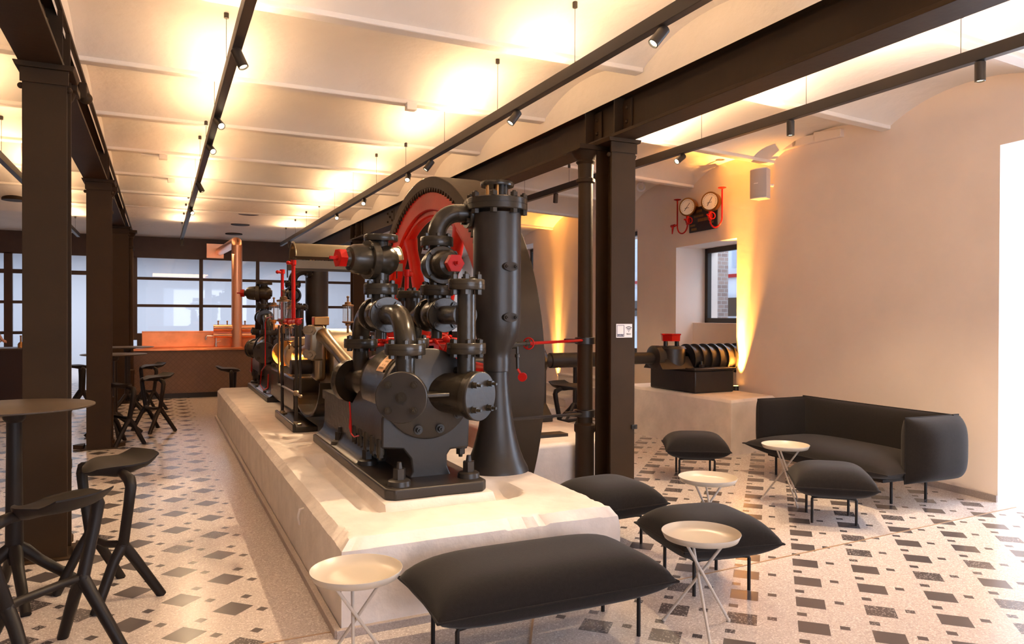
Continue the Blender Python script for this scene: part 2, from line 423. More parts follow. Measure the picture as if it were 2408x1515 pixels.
# right wall with window and entrance openings (cells on a grid)
def wall_cells(S, Z, openings, thick, name, m):
    mb = MB()
    ss = sorted(set([S[0], S[1]] + [o[0] for o in openings] + [o[1] for o in openings]))
    zs = sorted(set([Z[0], Z[1]] + [o[2] for o in openings] + [o[3] for o in openings]))
    solid = {}
    for i in range(len(ss) - 1):
        for j in range(len(zs) - 1):
            cs, cz = (ss[i] + ss[i + 1]) / 2, (zs[j] + zs[j + 1]) / 2
            solid[i, j] = not any(o[0] < cs < o[1] and o[2] < cz < o[3] for o in openings)
    for (i, j), ok in solid.items():
        if not ok: continue
        a, b, c, d = ss[i], ss[i + 1], zs[j], zs[j + 1]
        mb.add([wp(a, c), wp(b, c), wp(b, d), wp(a, d)], [(0, 1, 2, 3)])
        mb.add([wp(a, c, thick), wp(b, c, thick), wp(b, d, thick), wp(a, d, thick)], [(3, 2, 1, 0)])
        for (di, dj, p, q) in ((-1, 0, (a, c), (a, d)), (1, 0, (b, c), (b, d)), (0, -1, (a, c), (b, c)), (0, 1, (a, d), (b, d))):
            if not solid.get((i + di, j + dj), True):
                mb.add([wp(*p), wp(*q), wp(q[0], q[1], thick), wp(p[0], p[1], thick)], [(0, 1, 2, 3)])
    return struct(name, mb, m, smooth=False)
TH = 0.75
sG0, zG1 = wall_st(1733, 561); sG1, _ = wall_st(1590, 582)
s3 = wall_st(1499, 540)[0]; s4 = wall_st(1254, 566)[0]
OPEN = [(-1.75, 0.0, 0.0, 3.11), (sG0, sG1, 0.62, 2.67), (s3, s3 + 1.5, 1.0, 3.08), (s4, s4 + 1.5, 1.2, 3.30), (s4 + 3.3, s4 + 4.9, 1.2, 3.30)]
wall_cells((-8.5, 19.0), (0, 4.2), OPEN, TH, 'wall_right', 'plaster')
# baseboard along the right wall
bb = MB()
for a, b in ((0.0, 2.55), (4.6, 16.5)): bb.bar(wp(a, 0.03, -0.008), wp(b, 0.03, -0.008), 0.02, 0.06)
bb.bar(wp(0.012, 0.03, 0), wp(0.012, 0.03, TH), 0.02, 0.06)
struct('baseboard_right', bb, 'skirting', smooth=False)
# sill block inside the gauge window niche
nb = MB().prism([wp(sG0, 0.62, 0.02), wp(sG0, 1.525, 0.30), wp(sG0, 1.525, TH), wp(sG0, 0.62, TH)], WD * (sG1 - sG0 - 0.0))
nb = MB()
q = [wp(sG0, 0.62, 0.30), wp(sG0, 1.525, 0.30), wp(sG0, 1.525, TH), wp(sG0, 0.62, TH)]
nb.prism(q, WD * (sG1 - sG0)); struct('trim_3', nb, 'plaster', smooth=False)
# windows in the right wall
def wall_window(n, s0, s1, z0, z1, d, mull=None, fr=0.075):
    t = bpy.data.objects.new('window_%d' % n, None); COL.objects.link(t); t['kind'] = 'structure'; t.location = wp((s0 + s1) / 2, z0, d); t['_o'] = tuple(t.location)
    mb = MB()
    for a, b in (((s0, z0), (s1, z0)), ((s0, z1), (s1, z1))): mb.bar(wp(a[0], a[1] + (fr / 2 if a[1] == z0 else -fr / 2), d), wp(b[0], b[1] + (fr / 2 if a[1] == z0 else -fr / 2), d), 0.07, fr)
    for s in (s0 + fr / 2, s1 - fr / 2): mb.bar(wp(s, z0, d), wp(s, z1, d), fr, 0.07, up=WN)
    if mull: mb.bar(wp(mull, z0, d), wp(mull, z1, d), 0.06, 0.06, up=WN)
    build('window_frame', mb, 'track', t, smooth=False, bevel=0.004)
    g = MB().bar(wp((s0 + s1) / 2, z0 + fr, d + .01), wp((s0 + s1) / 2, z1 - fr, d + .01), s1 - s0 - 2 * fr, 0.008, up=WN); build('pane', g, 'glass', t, smooth=False)
wall_window(1, sG0, sG1, 1.525, 2.67, 0.55)
wall_window(2, s3, s3 + 1.5, 1.0, 3.08, 0.15, s3 + .75)
wall_window(3, s4, s4 + 1.5, 1.2, 3.3, 0.55, s4 + .75)
wall_window(4, s4 + 3.3, s4 + 4.9, 1.2, 3.3, 0.25, s4 + 4.1)
wall_window(5, -1.75, 0.0, 0.0, 3.11, 0.70, -0.9)
# left wall, back wall with a big window opening behind the camera
lw = MB().add([(-6.2, -4.5, 0), (-6.2, 20.8, 0), (-6.2, 20.8, 4.0), (-6.2, -4.5, 4.0)], [(0, 1, 2, 3)]); struct('wall_left', lw, 'plaster', smooth=False)
bw = MB()
for lo, hi in (((-6.2, 0), (0.2, 4)), ((6.2, 0), (9, 4)), ((0.2, 0), (6.2, 0.5)), ((0.2, 3.2), (6.2, 4.0))):
    bw.add([(lo[0], -4.5, lo[1]), (hi[0], -4.5, lo[1]), (hi[0], -4.5, hi[1]), (lo[0], -4.5, hi[1])], [(0, 1, 2, 3)])
struct('wall_back', bw, 'plaster', smooth=False)

# ---- glazed steel screen at the far end, room behind it
YS = 20.8
gs = MB(); XL = -6.3; XR = 8.5
gs.box((XL, YS, 3.08), (XR, YS + 0.12, 3.62))
xa = at_y(322, 700, YS).x
gs.box((xa, YS, 1.02), (XR, YS + 0.1, 1.17)); gs.box((xa, YS + .02, 0.0), (XR, YS + 0.08, 1.02))
mus = [at_y(x, 700, YS).x for x in (318, 473, 606, 725, 835, 950, 1060, 1150)]
for x in mus: gs.box((x - 0.045, YS, 1.0), (x + 0.045, YS + 0.09, 3.1))
for z in (1.87, 2.56): gs.box((xa, YS + .01, z - 0.035), (XR, YS + 0.08, z + 0.035))
for px, wdt in ((19, 0.17), (118, 0.2), (246, .2), (282, 0.2), (-90, 0.2), (-200, 0.2)):
    x = at_y(px, 700, YS).x; gs.box((x - wdt / 2, YS, 0), (x + wdt / 2, YS + 0.09, 3.1))
xb = at_y(118, 700, YS).x; xc = at_y(246, 700, YS).x
for z in (2.66,): gs.box((XL, YS + .01, z - 0.05), (xa, YS + 0.08, z + 0.05))
for z in (0.35, 1.2, 1.93):
    gs.box((XL, YS + .01, z - 0.035), (xb, YS + 0.08, z + 0.035)); gs.box((xc, YS + .01, z - 0.035), (xa, YS + 0.08, z + 0.035))
struct('wall_screen', gs, 'steel_frame', smooth=False)
pn = MB()
pn.add([(xa, YS + .05, 1.17), (XR, YS + .05, 1.17), (XR, YS + .05, 3.08), (xa, YS + .05, 3.08)], [(0, 1, 2, 3)])
pn.add([(XL, YS + .05, 0), (xb, YS + .05, 0), (xb, YS + .05, 3.08), (XL, YS + .05, 3.08)], [(0, 1, 2, 3)])
pn.add([(xc, YS + .05, 0), (xa, YS + .05, 0), (xa, YS + .05, 3.08), (xc, YS + .05, 3.08)], [(0, 1, 2, 3)])
struct('window_6', pn, 'glass', smooth=False)
lg = MB()
lg.add([(-9, 27.5, 0), (12, 27.5, 0), (12, 27.5, 4), (-9, 27.5, 4)], [(0, 1, 2, 3)])
lg.add([(-9, 20.95, 3.65), (12, 20.95, 3.65), (12, 27.5, 3.65), (-9, 27.5, 3.65)], [(0, 1, 2, 3)])
lg.add([(-9, 20.9, 0), (-9, 27.5, 0), (-9, 27.5, 4), (-9, 20.9, 4)], [(0, 1, 2, 3)])
lg.add([(12, 20.9, 0), (12, 27.5, 0), (12, 27.5, 4), (12, 20.9, 4)], [(0, 1, 2, 3)])
struct('wall_lounge', lg, 'pale_wall', smooth=False)

# ---- whitewashed machine foundations
def rough_block(lo, hi, nx, ny, nz, amp, depress=None, cham=0.03, chips=False):
    """box as a displaced grid with worn edges"""
    mb = MB(); idx = {}
    def key(i, j, k):
        if (i, j, k) in idx: return idx[i, j, k]
        x = lo[0] + (hi[0] - lo[0]) * i / nx; y = lo[1] + (hi[1] - lo[1]) * j / ny; z = lo[2] + (hi[2] - lo[2]) * k / nz
        if k == nz - 1: z = hi[2] - cham
        if k == nz:
            x = lo[0] + cham + (hi[0] - lo[0] - 2 * cham) * i / nx; y = lo[1] + cham + (hi[1] - lo[1] - 2 * cham) * j / ny
        if k == nz and depress: z += depress(x, y)
        ex, ey = i in (0, nx), j in (0, ny)
        n1 = noise.noise(V(x * 5, y * 5, z * 5)); n2 = noise.noise(V(x * 31, y * 31, z * 31))
        if k == nz and (ex or ey):
            chip = max(0, noise.noise(V(x * 2.3 + 7, y * 2.3, 3)) - .15) * 2
            if chips and y < lo[1] + .3 and (1.74 < x < 2.0 or x > 2.36 or x < .92): chip += .9
            w_ = max(-.008, min(.017, amp * (.4 * n1 + chip * (.7 + n2 * 2.4))))
            if ex: x += w_ if i == 0 else -w_
            if ey: y += w_ if j == 0 else -w_
            z -= amp * (.5 * chip + .35 * abs(n2))
        elif k == nz - 1 and (ex or ey):
            chip = 1.0 if (chips and y < lo[1] + .3 and (1.74 < x < 2.0 or x > 2.36)) else 0
            w_ = amp * (.25 * n1 + .35 * n2 + chip * .6 * (1 + n2)); z -= amp * (chip * (.8 + n2) + .4 * n1)
            if ex: x += abs(w_) if i == 0 else -abs(w_)
            if ey: y += abs(w_) if j == 0 else -abs(w_)
        elif k == nz: z += amp * .25 * n1
        elif k > 0:
            if ex: x += amp * .3 * n1
            if ey: y += amp * .3 * n1
        idx[i, j, k] = len(mb.v); mb.v.append((x, y, z)); return idx[i, j, k]
    for i in range(nx):
        for j in range(ny): mb.f.append((key(i, j, nz), key(i + 1, j, nz), key(i + 1, j + 1, nz), key(i, j + 1, nz)))
    for k in range(nz):
        for i in range(nx):
            mb.f.append((key(i, 0, k), key(i + 1, 0, k), key(i + 1, 0, k + 1), key(i, 0, k + 1)))
            mb.f.append((key(i + 1, ny, k), key(i, ny, k), key(i, ny, k + 1), key(i + 1, ny, k + 1)))
        for j in range(ny):
            mb.f.append((key(0, j + 1, k), key(0, j, k), key(0, j, k + 1), key(0, j + 1, k + 1)))
            mb.f.append((key(nx, j, k), key(nx, j + 1, k), key(nx, j + 1, k + 1), key(nx, j, k + 1)))
    return mb
def plinth_dep(x, y):
    # cast trough around the near end of the bedplate
    d = 0
    def smooth(t): t = max(0, min(1, t)); return t * t * (3 - 2 * t)
    # distance outside the bedplate rectangle
    dx = max(1.245 - x, 0, x - 1.93); dy = max(4.33 - y, 0)
    dd = math.hypot(dx, dy)
    if y < 6.3: d = -0.075 * (1 - smooth((dd - 0.14) / 0.07)) * smooth((dd - 0.012) / 0.03) * (1 - smooth((y - 5.9) / .25))
    if x > 1.93 and y > 4.45: d *= max(0, 1 - (y - 4.45) / .2)
    return d
pl = rough_block((0.82, 3.676, 0), (2.48, 12.45, 0.475), 70, 360, 8, 0.012, plinth_dep, .05, True)
# slight taper of the left side as in the room
o = struct('trim_4', pl, 'concrete', angle=27)
o.name = 'machine_plinth'; o['label'] = 'long whitewashed concrete plinth carrying the pumping engine'; o['category'] = 'plinth'; del o['kind']
hk = MB(); p = at_x(712, 1215, 0.815); hk.tube([p + V(0.01, 0, .05), p + V(-.02, 0, .045), p + V(-.03, 0, 0), p + V(-.02, 0, -.05)], 0.008); build('tie_hook', hk, 'concrete', o, off=(0, 0, 0))
bb = MB().bar((0.80, 3.66, 0.02), (0.80, 12.45, 0.02), 0.035, 0.045).bar((0.79, 3.665, 0.02), (2.48, 3.665, 0.02), 0.03, 0.045)
struct('baseboard_plinth', bb, 'skirting', smooth=False, bevel=.004)
mbk = rough_block((3.14, 6.13, 0), (4.25, 8.1, 0.40), 20, 40, 4, 0.006)
tag(build('bearing_plinth', mbk, 'concrete', bevel=0.012, angle=60), 'low white concrete block beside the flywheel under the middle bearing', 'plinth')
cb = rough_block((5.95, 6.56, 0), (6.86, 8.9, 0.645), 16, 40, 4, 0.006)
for i, p in enumerate(cb.v):
    t = (p[0] - 5.95) / 0.91
    cb.v[i] = (p[0], p[1] + 0.22 * t if p[1] < 7.5 else p[1], p[2])
tag(build('coupling_plinth', cb, 'concrete', bevel=0.012, angle=60), 'white concrete block by the right wall under the shaft coupling', 'plinth')

# stairs at the far right
stp = MB(); x0 = at_y(1290, 950, 10.3).x
sp_ = [(7.2, 10.3, 0), (x0, 10.3, 0)]
for k in range(5): sp_ += [(x0 + k * .30, 10.3, .15 * k + .12), (x0 + k * .30 - .02, 10.3, .15 * k + .12), (x0 + k * .30 - .02, 10.3, .15 * (k + 1)), (x0 + (k + 1) * .30, 10.3, .15 * (k + 1))]
sp_ += [(7.2, 10.3, .75)]
stp.prism(sp_, (0, 1.3, 0))
tag(build('stone_steps', stp, 'stone', smooth=False, bevel=.006), 'pale stone steps rising to the right beside the far right wall', 'stairs')

# ================================================================== STEEL COLUMNS AND GIRDERS
def h_column(name, label, x0, x1, y, top, world=True, side=1, group='steel columns'):
    xc = (x0 + x1) / 2; t = thing(name, label, 'column', (xc, y + .14, 0), 0, group, world=True)
    mb = MB(); D = 0.27
    mb.box((x0, y, 0), (x1, y + 0.022, top)); mb.box((x0, y + D - .022, 0), (x1, y + D, top)); mb.box((xc - .009, y + .02, 0), (xc + .009, y + D - .02, top))
    build('shaft', mb, 'steel', t, smooth=False, bevel=.003)
    cp = MB(); cp.prism([(x0 - .035, y - .03, top - .035), (x1 + .035, y - .03, top - .035), (x1 + .05, y - .03, top), (x0 - .05, y - .03, top)], (0, D + .06, 0))
    cp.box((x0 - .012, y - .012, top - .13), (x1 + .012, y + .0, top - .035))
    for xx in (x0 - .01, x1 + .01): cp.sphere((xx, y + .03, top - .15), .02)
    build('cap_plate', cp, 'steel', t, smooth=False, bevel=.004)
    bs = MB().box((x0 - .06, y - .05, 0), (x1 + .06, y + D + .05, .012))
    for sx in (x0 - .03, x1 + .03):
        bs.prism([(sx, y + .03, .0), (sx, y + D - .03, 0), (sx + (.12 if sx > xc else -.12), y + D / 2, 0)], (0, 0, .05))
    build('foot_plate', bs, 'steel', t, smooth=False)
    return t
def round_column(label, x, y, r, top, bands=()):
    t = thing('cast_iron_column', label, 'column', (x, y, 0), 0, 'round cast iron columns', world=True)
    build('shaft', MB().lathe((x, y, 0), (0, 0, 1), [(0, r * 1.5), (.04, r * 1.5), (.06, r * 1.2), (.5, r * 1.18), (.52, r * 1.35), (.58, r * 1.35), (.6, r), (top - .5, r * .92), (top - .32, r * .92)]), 'steel', t)
    build('capital', MB().lathe((x, y, top), (0, 0, 1), [(-.34, r * .92), (-.33, r * 1.2), (-.30, r * 1.2), (-.29, r * .95), (-.16, r), (-.14, r * 1.25), (-.12, r * 1.1), (-.09, r * 1.5), (-.05, r * 1.75), (-.04, r * 1.9)]).box((x - r * 2.1, y - r * 2.1, top - .045), (x + r * 2.1, y + r * 2.1, top)), 'steel', t)
    for z in bands:
        build('clamp_band', MB().lathe((x, y, z), (0, 0, 1), [(-.035, r * 1.02), (-.03, r * 1.3), (.03, r * 1.3), (.035, r * 1.02)]).box((x - .22, y - .02, z - .02), (x - r, y + .02, z + .02)), 'paint_flat', t)
    return t
TOP = 3.24
h_column('steel_column', 'brown steel column at the left, nearest, behind the front bar table', -0.80, -0.55, 5.64, TOP)
h_column('steel_column', 'brown steel column in the left row, second from the front', -0.79, -0.53, 10.1, TOP)
h_column('steel_column', 'brown steel column in the left row, farthest, near the copper counter', -0.80, -0.52, 15.2, TOP)
h_column('steel_column', 'wide brown steel column at the right carrying the wifi notice', 3.705, 3.965, 5.65, TOP)
h_column('steel_column', 'far brown steel column rising behind the hooded end of the engine', 3.72, 3.97, 15.6, TOP)
round_column('round cast iron column right beside the wide right steel column', 3.66, 6.03, 0.075, 3.215, (1.38, 0.69))
round_column('slim round iron column behind the nearest left steel column', -0.635, 6.06, 0.055, 3.215)
round_column('slim round iron column behind the second left steel column', -0.59, 10.52, 0.055, 3.215)
round_column('slim round iron column behind the farthest left steel column', -0.50, 15.62, 0.055, 3.215)
def girder(label, x0, x1, z0, z1, stiff, side, gus=()):
    xc = (x0 + x1) / 2; t = thing('steel_girder', label, 'beam', (xc, -4.4, z0), 0, 'steel girders', world=True)
    mb = MB(); mb.box((x0, -4.4, z0), (x1, 20.8, z0 + .03)); mb.box((x0, -4.4, z1 - .03), (x1, 20.8, z1)); mb.box((xc - .012, -4.4, z0 + .02), (xc + .012, 20.8, z1 - .02))
    build('i_beam', mb, 'steel', t, smooth=False, bevel=.003)
    xs = x0 if side < 0 else x1; s2 = -1 if side < 0 else 1
    for y in stiff:
        build('stiffener', MB().box((min(xs, xc), y, z0 + .03), (max(xs, xc), y + .014, z1 - .03)), 'steel', t, smooth=False)
        a = MB().box((xc + s2 * .022 - .012, y - .13, z0 + .05), (xc + s2 * .022 + .012, y, z1 - .05)); g = build('angle_plate', a, 'steel', t, smooth=False, bevel=.01)
        for q in (.33, .66): build('rivet', MB().sphere((xc + s2 * .036, y - .065, z0 + (z1 - z0) * q), .018), 'steel', g)
    for y in gus:
        g = build('splice_plate', MB().box((xc + s2 * .012 - .008, y, z0 + .06), (xc + s2 * .012 + .008, y + .45, z1 - .06)), 'steel', t, smooth=False, bevel=.01)
        for a_, b_ in ((.08, .3), (.08, .7), (.22, .5), (.36, .3), (.36, .7)):
            build('rivet', MB().sphere((xc + s2 * .026, y + a_, z0 + (z1 - z0) * b_), .02), 'steel', g)
    return t
girder('long brown steel girder across the top right over the wide column', 3.70, 3.95, TOP, 3.62, (6.10, 5.60, 1.0, 9.9, 15.3, 15.8), -1, (12.9,))
girder('long brown steel girder over the left row of columns', -0.82, -0.57, TOP, 3.62, (5.60, 6.05, 10.1, 10.5, 15.2), 1, (12.2,))

# ================================================================== TRACK LIGHTS
def spot(name, loc, d, power, color, angle, blend=0.3, size=0.03):
    l = bpy.data.lights.new(name, 'SPOT'); l.energy = power; l.color = color; l.spot_size = math.radians(angle); l.spot_blend = blend; l.shadow_soft_size = size
    o = bpy.data.objects.new(name, l); COL.objects.link(o); o.location = loc; o.rotation_euler = V(d).to_track_quat('-Z', 'Y').to_euler(); return o
def track_rail(label, x, y0, y1, zt, cords, up_power, ups):
    t = thing('track_light_rail', label, 'track light', (x, y0, zt), 0, 'suspended track rails', world=True)
    build('rail', MB().box((x - .03, y0, zt - .085), (x + .03, y1, zt)), 'track', t, smooth=False, bevel=.003)
    for y, zc in cords:
        c = build('suspension_cord', MB().cyl((x, y, zt), (x, y, zc), .0022, n=6), 'track', t)
        build('ceiling_cup', MB().cyl((x, y, zc - .035), (x, y, zc + .03), .018, n=12), 'track', c)
    for y in ups:
        if y > y1 - .4: continue
        build('uplight_strip', MB().box((x - .022, y - .4, zt - .006), (x + .022, y + .4, zt + .0006)), 'uplight', t, smooth=False)
        a = area('uplight', (x, y, zt + .02), (0, 0, 1), 0.04, 0.80, up_power, WARM); a.parent = t; a.location = V(x, y, zt + .02) - t.location
def head(x, y, zt, d, label, power=0.0, angle=60):
    d = V(d).normalized(); t = thing('spotlight', label, 'spotlight', (x, y, zt - .085), 0, 'spotlight heads on the rails', world=True)
    base = V(x, y, zt - .085); c = base + V(0, 0, -.035)
    build('bracket', MB().cyl(base, c, .012, n=10), 'track', t)
    build('body', MB().lathe(c - d * .03, d, [(0, .028), (.005, .033), (.13, .033), (.132, .028), (.118, .026)], n=20), 'track', t)
    build('lamp_lens', MB().cyl(c + d * .085, c + d * .092, .025, n=16), 'lens', t)
    if power:
        s = spot('lamp', c + d * .115, d, power, (1, 0.73, 0.45), angle, .9); s.parent = t; s.location = (c + d * .115) - t.location
    return t
cord2 = [(4.57 + 1.337 * k, 0) for k in range(-3, 12)]
def ceil_z(y):
    for i in range(len(prof) - 1):
        if prof[i][0] <= y <= prof[i + 1][0]:
            t = (y - prof[i][0]) / (prof[i + 1][0] - prof[i][0]); return prof[i][1] * (1 - t) + prof[i + 1][1] * t
    return 3.7
for lab, x, y1 in (('black suspended track rail crossing the picture centre beside the girder', 2.68, 18.7), ('black suspended track rail over the aisle left of the engine', 0.45, 18.2), ('black suspended track rail right of the wide girder', 4.95, 13.0), ('black suspended track rail beyond the left columns', -1.6, 18.6)):
    cs = [(y, ceil_z(y) + zr(x) - .005) for y, _ in cord2 if y < y1]
    ups = [5.22 - 1.337 + 1.337 * k for k in range(-3, 12)]
    track_rail(lab, x, 0.2, y1, 3.41, cs, 8.5 if 2 < x < 4 else (14 if x > 4 else 6.5), ups if x < 4 else ups[:6])
H2 = [(1558, 70), (1215, 265), (1013, 382), (960, 412), (856, 472), (792, 508), (680, 565)]
dirs2 = [(-.8, .1, -1), (-.75, .0, -1), (-.75, .1, -1), (-.35, -.7, -.7), (-.3, -.8, -.6), (-.2, -.9, -.5), (.1, 0, -1)]
for i, (p, d) in enumerate(zip(H2, dirs2)):
    q = at_x(p[0], p[1], 2.68)
    head(2.68, q.y, 3.41, d, ['black spotlight head nearest the top edge on the centre rail', 'black spotlight head on the centre rail left of the wide column', 'black spotlight head on the centre rail above the flywheel top', 'glowing spotlight on the centre rail just left of the flywheel top', 'glowing spotlight on the centre rail over the front valve', 'glowing spotlight on the centre rail above the curved hood', 'spotlight at the far end of the centre rail'][i], power=(230, 210, 210, 120, 90, 60, 30)[i], angle=(75, 75, 70, 60, 60, 60, 60)[i])
H1 = [(558, 135), (511, 293), (493, 355), (467, 450), (449, 500), (428, 575)]
dirs1 = [(.4, -.3, -1), (.3, -.8, -.6), (.3, -.8, -.6), (.5, -.1, -1), (.2, -.8, -.5), (0, 0, -1)]
for i, (p, d) in enumerate(zip(H1, dirs1)):
    q = at_x(p[0], p[1], 0.45)
    head(0.45, q.y, 3.41, d, ['black spotlight head nearest the camera on the aisle rail', 'glowing spotlight, nearer of the bright pair on the aisle rail', 'glowing spotlight, farther of the bright pair on the aisle rail', 'dark spotlight head midway along the aisle rail', 'small glowing spotlight near the far end of the aisle rail', 'spotlight hanging straight down at the far end of the aisle rail'][i], power=(25, 30, 30, 30, 30, 30)[i])
H3 = [(2305, 135), (1859, 272), (1604, 348), (1307, 450)]
dirs3 = [(0, 0, -1), (0, 0, -1), (-.7, -.1, -.5), (.1, .3, -1)]
for i, (p, d) in enumerate(zip(H3, dirs3)):
    q = at_x(p[0], p[1], 4.95)
    head(4.95, q.y, 3.41, d, ['black spotlight pointing down on the right rail at the top right edge', 'black spotlight pointing down on the right rail above the wall speaker side', 'tilted spotlight on the right rail just right of the wide column', 'tilted spotlight on the right rail left of the round column'][i], power=(160, 170, 300, 90)[i], angle=100)

# ================================================================== PUMPING ENGINE
def flange(par, name, c, axis, R, t, nb=0, br=0.0, bolt=0.014, ph=0.0, both=True, m='paint', hh=0.022, stud=0.005, split=True):
    """disc flange (two plates) with hexagon bolts as its own parts"""
    c = V(c); ax, u, v = basis(axis)
    if split: prf = [(-t / 2, R * .97), (-t / 2 + .006, R), (-.002, R), (-.001, R * .985), (.001, R * .985), (.002, R), (t / 2 - .006, R), (t / 2, R * .97)]
    else: prf = [(-t / 2, R * .97), (-t / 2 + .006, R), (t / 2 - .006, R), (t / 2, R * .97)]
    bolt *= 1.3
    f = build(name, MB().lathe(c, ax, prf, n=36), m, par)
    for i in range(nb):
        a = 2 * PI * (i + ph) / nb; p = c + (u * math.cos(a) + v * math.sin(a)) * (br or R * .8)
        mb = MB().hexbolt(p + ax * t / 2, ax, bolt, hh, stud)
        if both: mb.cyl(p - ax * t / 2, p + ax * t / 2, bolt * .5, n=8).hexbolt(p - ax * t / 2, -ax, bolt, hh, 0)
        build('bolt', mb, m, f)
    return f

def make_pump(label):
    R0 = V(1.60, 4.36, 0.47)
    P = thing('plunger_pump', label, 'pump', R0, 0, 'twin pumps of the engine', world=True)
    # bedplate
    bp = MB(); ch = .05
    x0, x1, ya, yb, z0, z1 = 1.245, 1.93, 4.35, 6.75, .475, .545
    bp.prism([(x0 + ch, ya, z0), (x1 - ch, ya, z0), (x1 - .01, ya + ch, z0), (x1, yb, z0), (x0, yb, z0), (x0, ya + ch, z0)], (0, 0, z1 - z0))
    build('foot_plate', bp, 'paint_flat', P, bevel=.012, segs=3)
    bd = MB()   # main casting with flared skirt behind the barrel
    ys = [5.25, 5.6, 6.0, 6.4, 6.62, 6.75]
    prof_l = [(.545, 1.27), (.56, 1.30), (.60, 1.335), (.66, 1.35), (.86, 1.35), (.865, 1.33), (.94, 1.33)]
    n = len(prof_l)
    for y in ys:
        for z, x in prof_l: bd.v.append((x, y, z))
        for z, x in reversed(prof_l): bd.v.append((3.2 - x, y, z))
    for i in range(len(ys) - 1):
        for j in range(2 * n - 1): bd.f.append((i * 2 * n + j, i * 2 * n + j + 1, (i + 1) * 2 * n + j + 1, (i + 1) * 2 * n + j))
    bd.f.append(tuple(range(2 * n))); bd.f.append(tuple(range((len(ys) - 1) * 2 * n, len(ys) * 2 * n))[::-1])
    bed = build('bed_casting', bd, 'paint', P)
    for yy in (6.12, 6.30, 6.5):
        build('bolt', MB().hexbolt((1.40, yy, .94), (0, 0, 1), .022, .025, .01), 'paint_flat', bed)
    # saddle under the barrel
    yf = 4.645
    pts = [(898, 985), (898, 1056), (948, 1058), (966, 1080), (970, 1110), (962, 1140), (940, 1158), (1105, 1160), (1078, 1140), (1062, 1120), (1052, 1095), (1052, 1070), (1060, 1057), (1102, 1052), (1105, 965), (1060, 920), (930, 925)]
    poly = [at_y(px, py, yf) for px, py in pts]
    for p in poly:
        if p.z < .56: p.z = .53
    build('saddle', MB().prism(poly, (0, .85, 0)), 'paint_flat', P, bevel=.012, segs=3)
    sd = bed
    for i in range(5):
        build('stud', MB().cyl((1.30, 4.70 + .17 * i, .80), (1.30, 4.70 + .17 * i, .70), .028, n=14).hexbolt((1.30, 4.70 + .17 * i, .72), (0, 0, -1), .024, .04, .015), 'paint', sd)
    build('stud', MB().cyl((1.87, 4.72, .80), (1.87, 4.72, .70), .045, n=14).hexbolt((1.87, 4.72, .70), (0, 0, -1), .032, .04, .02), 'paint', sd)
    # anchor bolts
    for x, y in ((1.355, 4.46), (1.84, 4.50), (1.345, 5.2), (1.345, 6.1)):
        build('anchor_bolt', MB().lathe((x, y, .54), (0, 0, 1), [(0, .075), (.035, .07), (.045, .055)], n=20).hexbolt((x, y, .585), (0, 0, 1), .040, .065, .0).cyl((x, y, .65), (x, y, .69), .02, .014, n=12), 'black_iron' if y > 5 else 'paint_flat', P)
    # barrel
    bc = V(1.60, 0, 1.095); rb = 0.285
    barrel = build('barrel', MB().lathe((1.60, 4.66, 1.095), (0, 1, 0), [(0, rb * .9), (.012, rb * .98), (.03, rb * 1.0), (.05, rb * 1.0), (.052, rb * .96), (.10, rb * .96), (.105, rb), (.62, rb), (.63, rb * 1.0), (.68, rb * .95), (.95, rb * .8), (1.0, rb * .78)], n=56), 'paint', P)
    cov = build('front_cover', MB().lathe((1.60, 4.66, 1.095), (0, -1, 0), [(0, rb * 1.05), (.050, rb * 1.05), (.056, rb * 1.02), (.058, rb * .6), (.07, rb * .5)], n=56), 'paint_flat', P)
    for k in range(10):
        a = 2 * PI * (k + .5) / 10
        if math.cos(a) > .93: continue
        build('bolt', MB().cyl((1.60 + math.sin(a) * rb * .86, 4.605, 1.095 + math.cos(a) * rb * .86), (1.60 + math.sin(a) * rb * .86, 4.592, 1.095 + math.cos(a) * rb * .86), .03, n=16).hexbolt((1.60 + math.sin(a) * rb * .86, 4.595, 1.095 + math.cos(a) * rb * .86), (0, -1, 0), .020, .03, .014), 'paint', cov)
    # web between the two front valve chests
    build('cross_web', MB().box((1.38, 4.42, 1.09), (1.80, 4.70, 1.115)), 'paint', P, bevel=.006)
    # neck ring and gland at the rear of the barrel
    build('gland', MB().lathe((1.58, 5.62, 1.06), (0, 1, 0), [(0, .13), (.12, .13), (.13, .19), (.18, .19), (.19, .08), (.6, .07)], n=32), 'paint', P)
    # nameplate wrapped on the barrel
    npm = MB(); a0, a1 = math.radians(-62), math.radians(-35)
    for i in range(9):
        a = a0 + (a1 - a0) * i / 8
        for y in (4.80, 4.965):
            for rr in (rb + .001, rb + .008): npm.v.append((1.60 + math.sin(a) * rr, y, 1.095 + math.cos(a) * rr))
    for i in range(8):
        b_ = i * 4
        npm.f += [(b_ + 1, b_ + 5, b_ + 7, b_ + 3), (b_, b_ + 1, b_ + 3, b_ + 2) if i == 0 else (b_ + 1, b_ + 5, b_ + 4, b_), (b_ + 3, b_ + 7, b_ + 6, b_ + 2)]
    npl = build('nameplate', npm, 'bronze_plate', P, smooth=False)
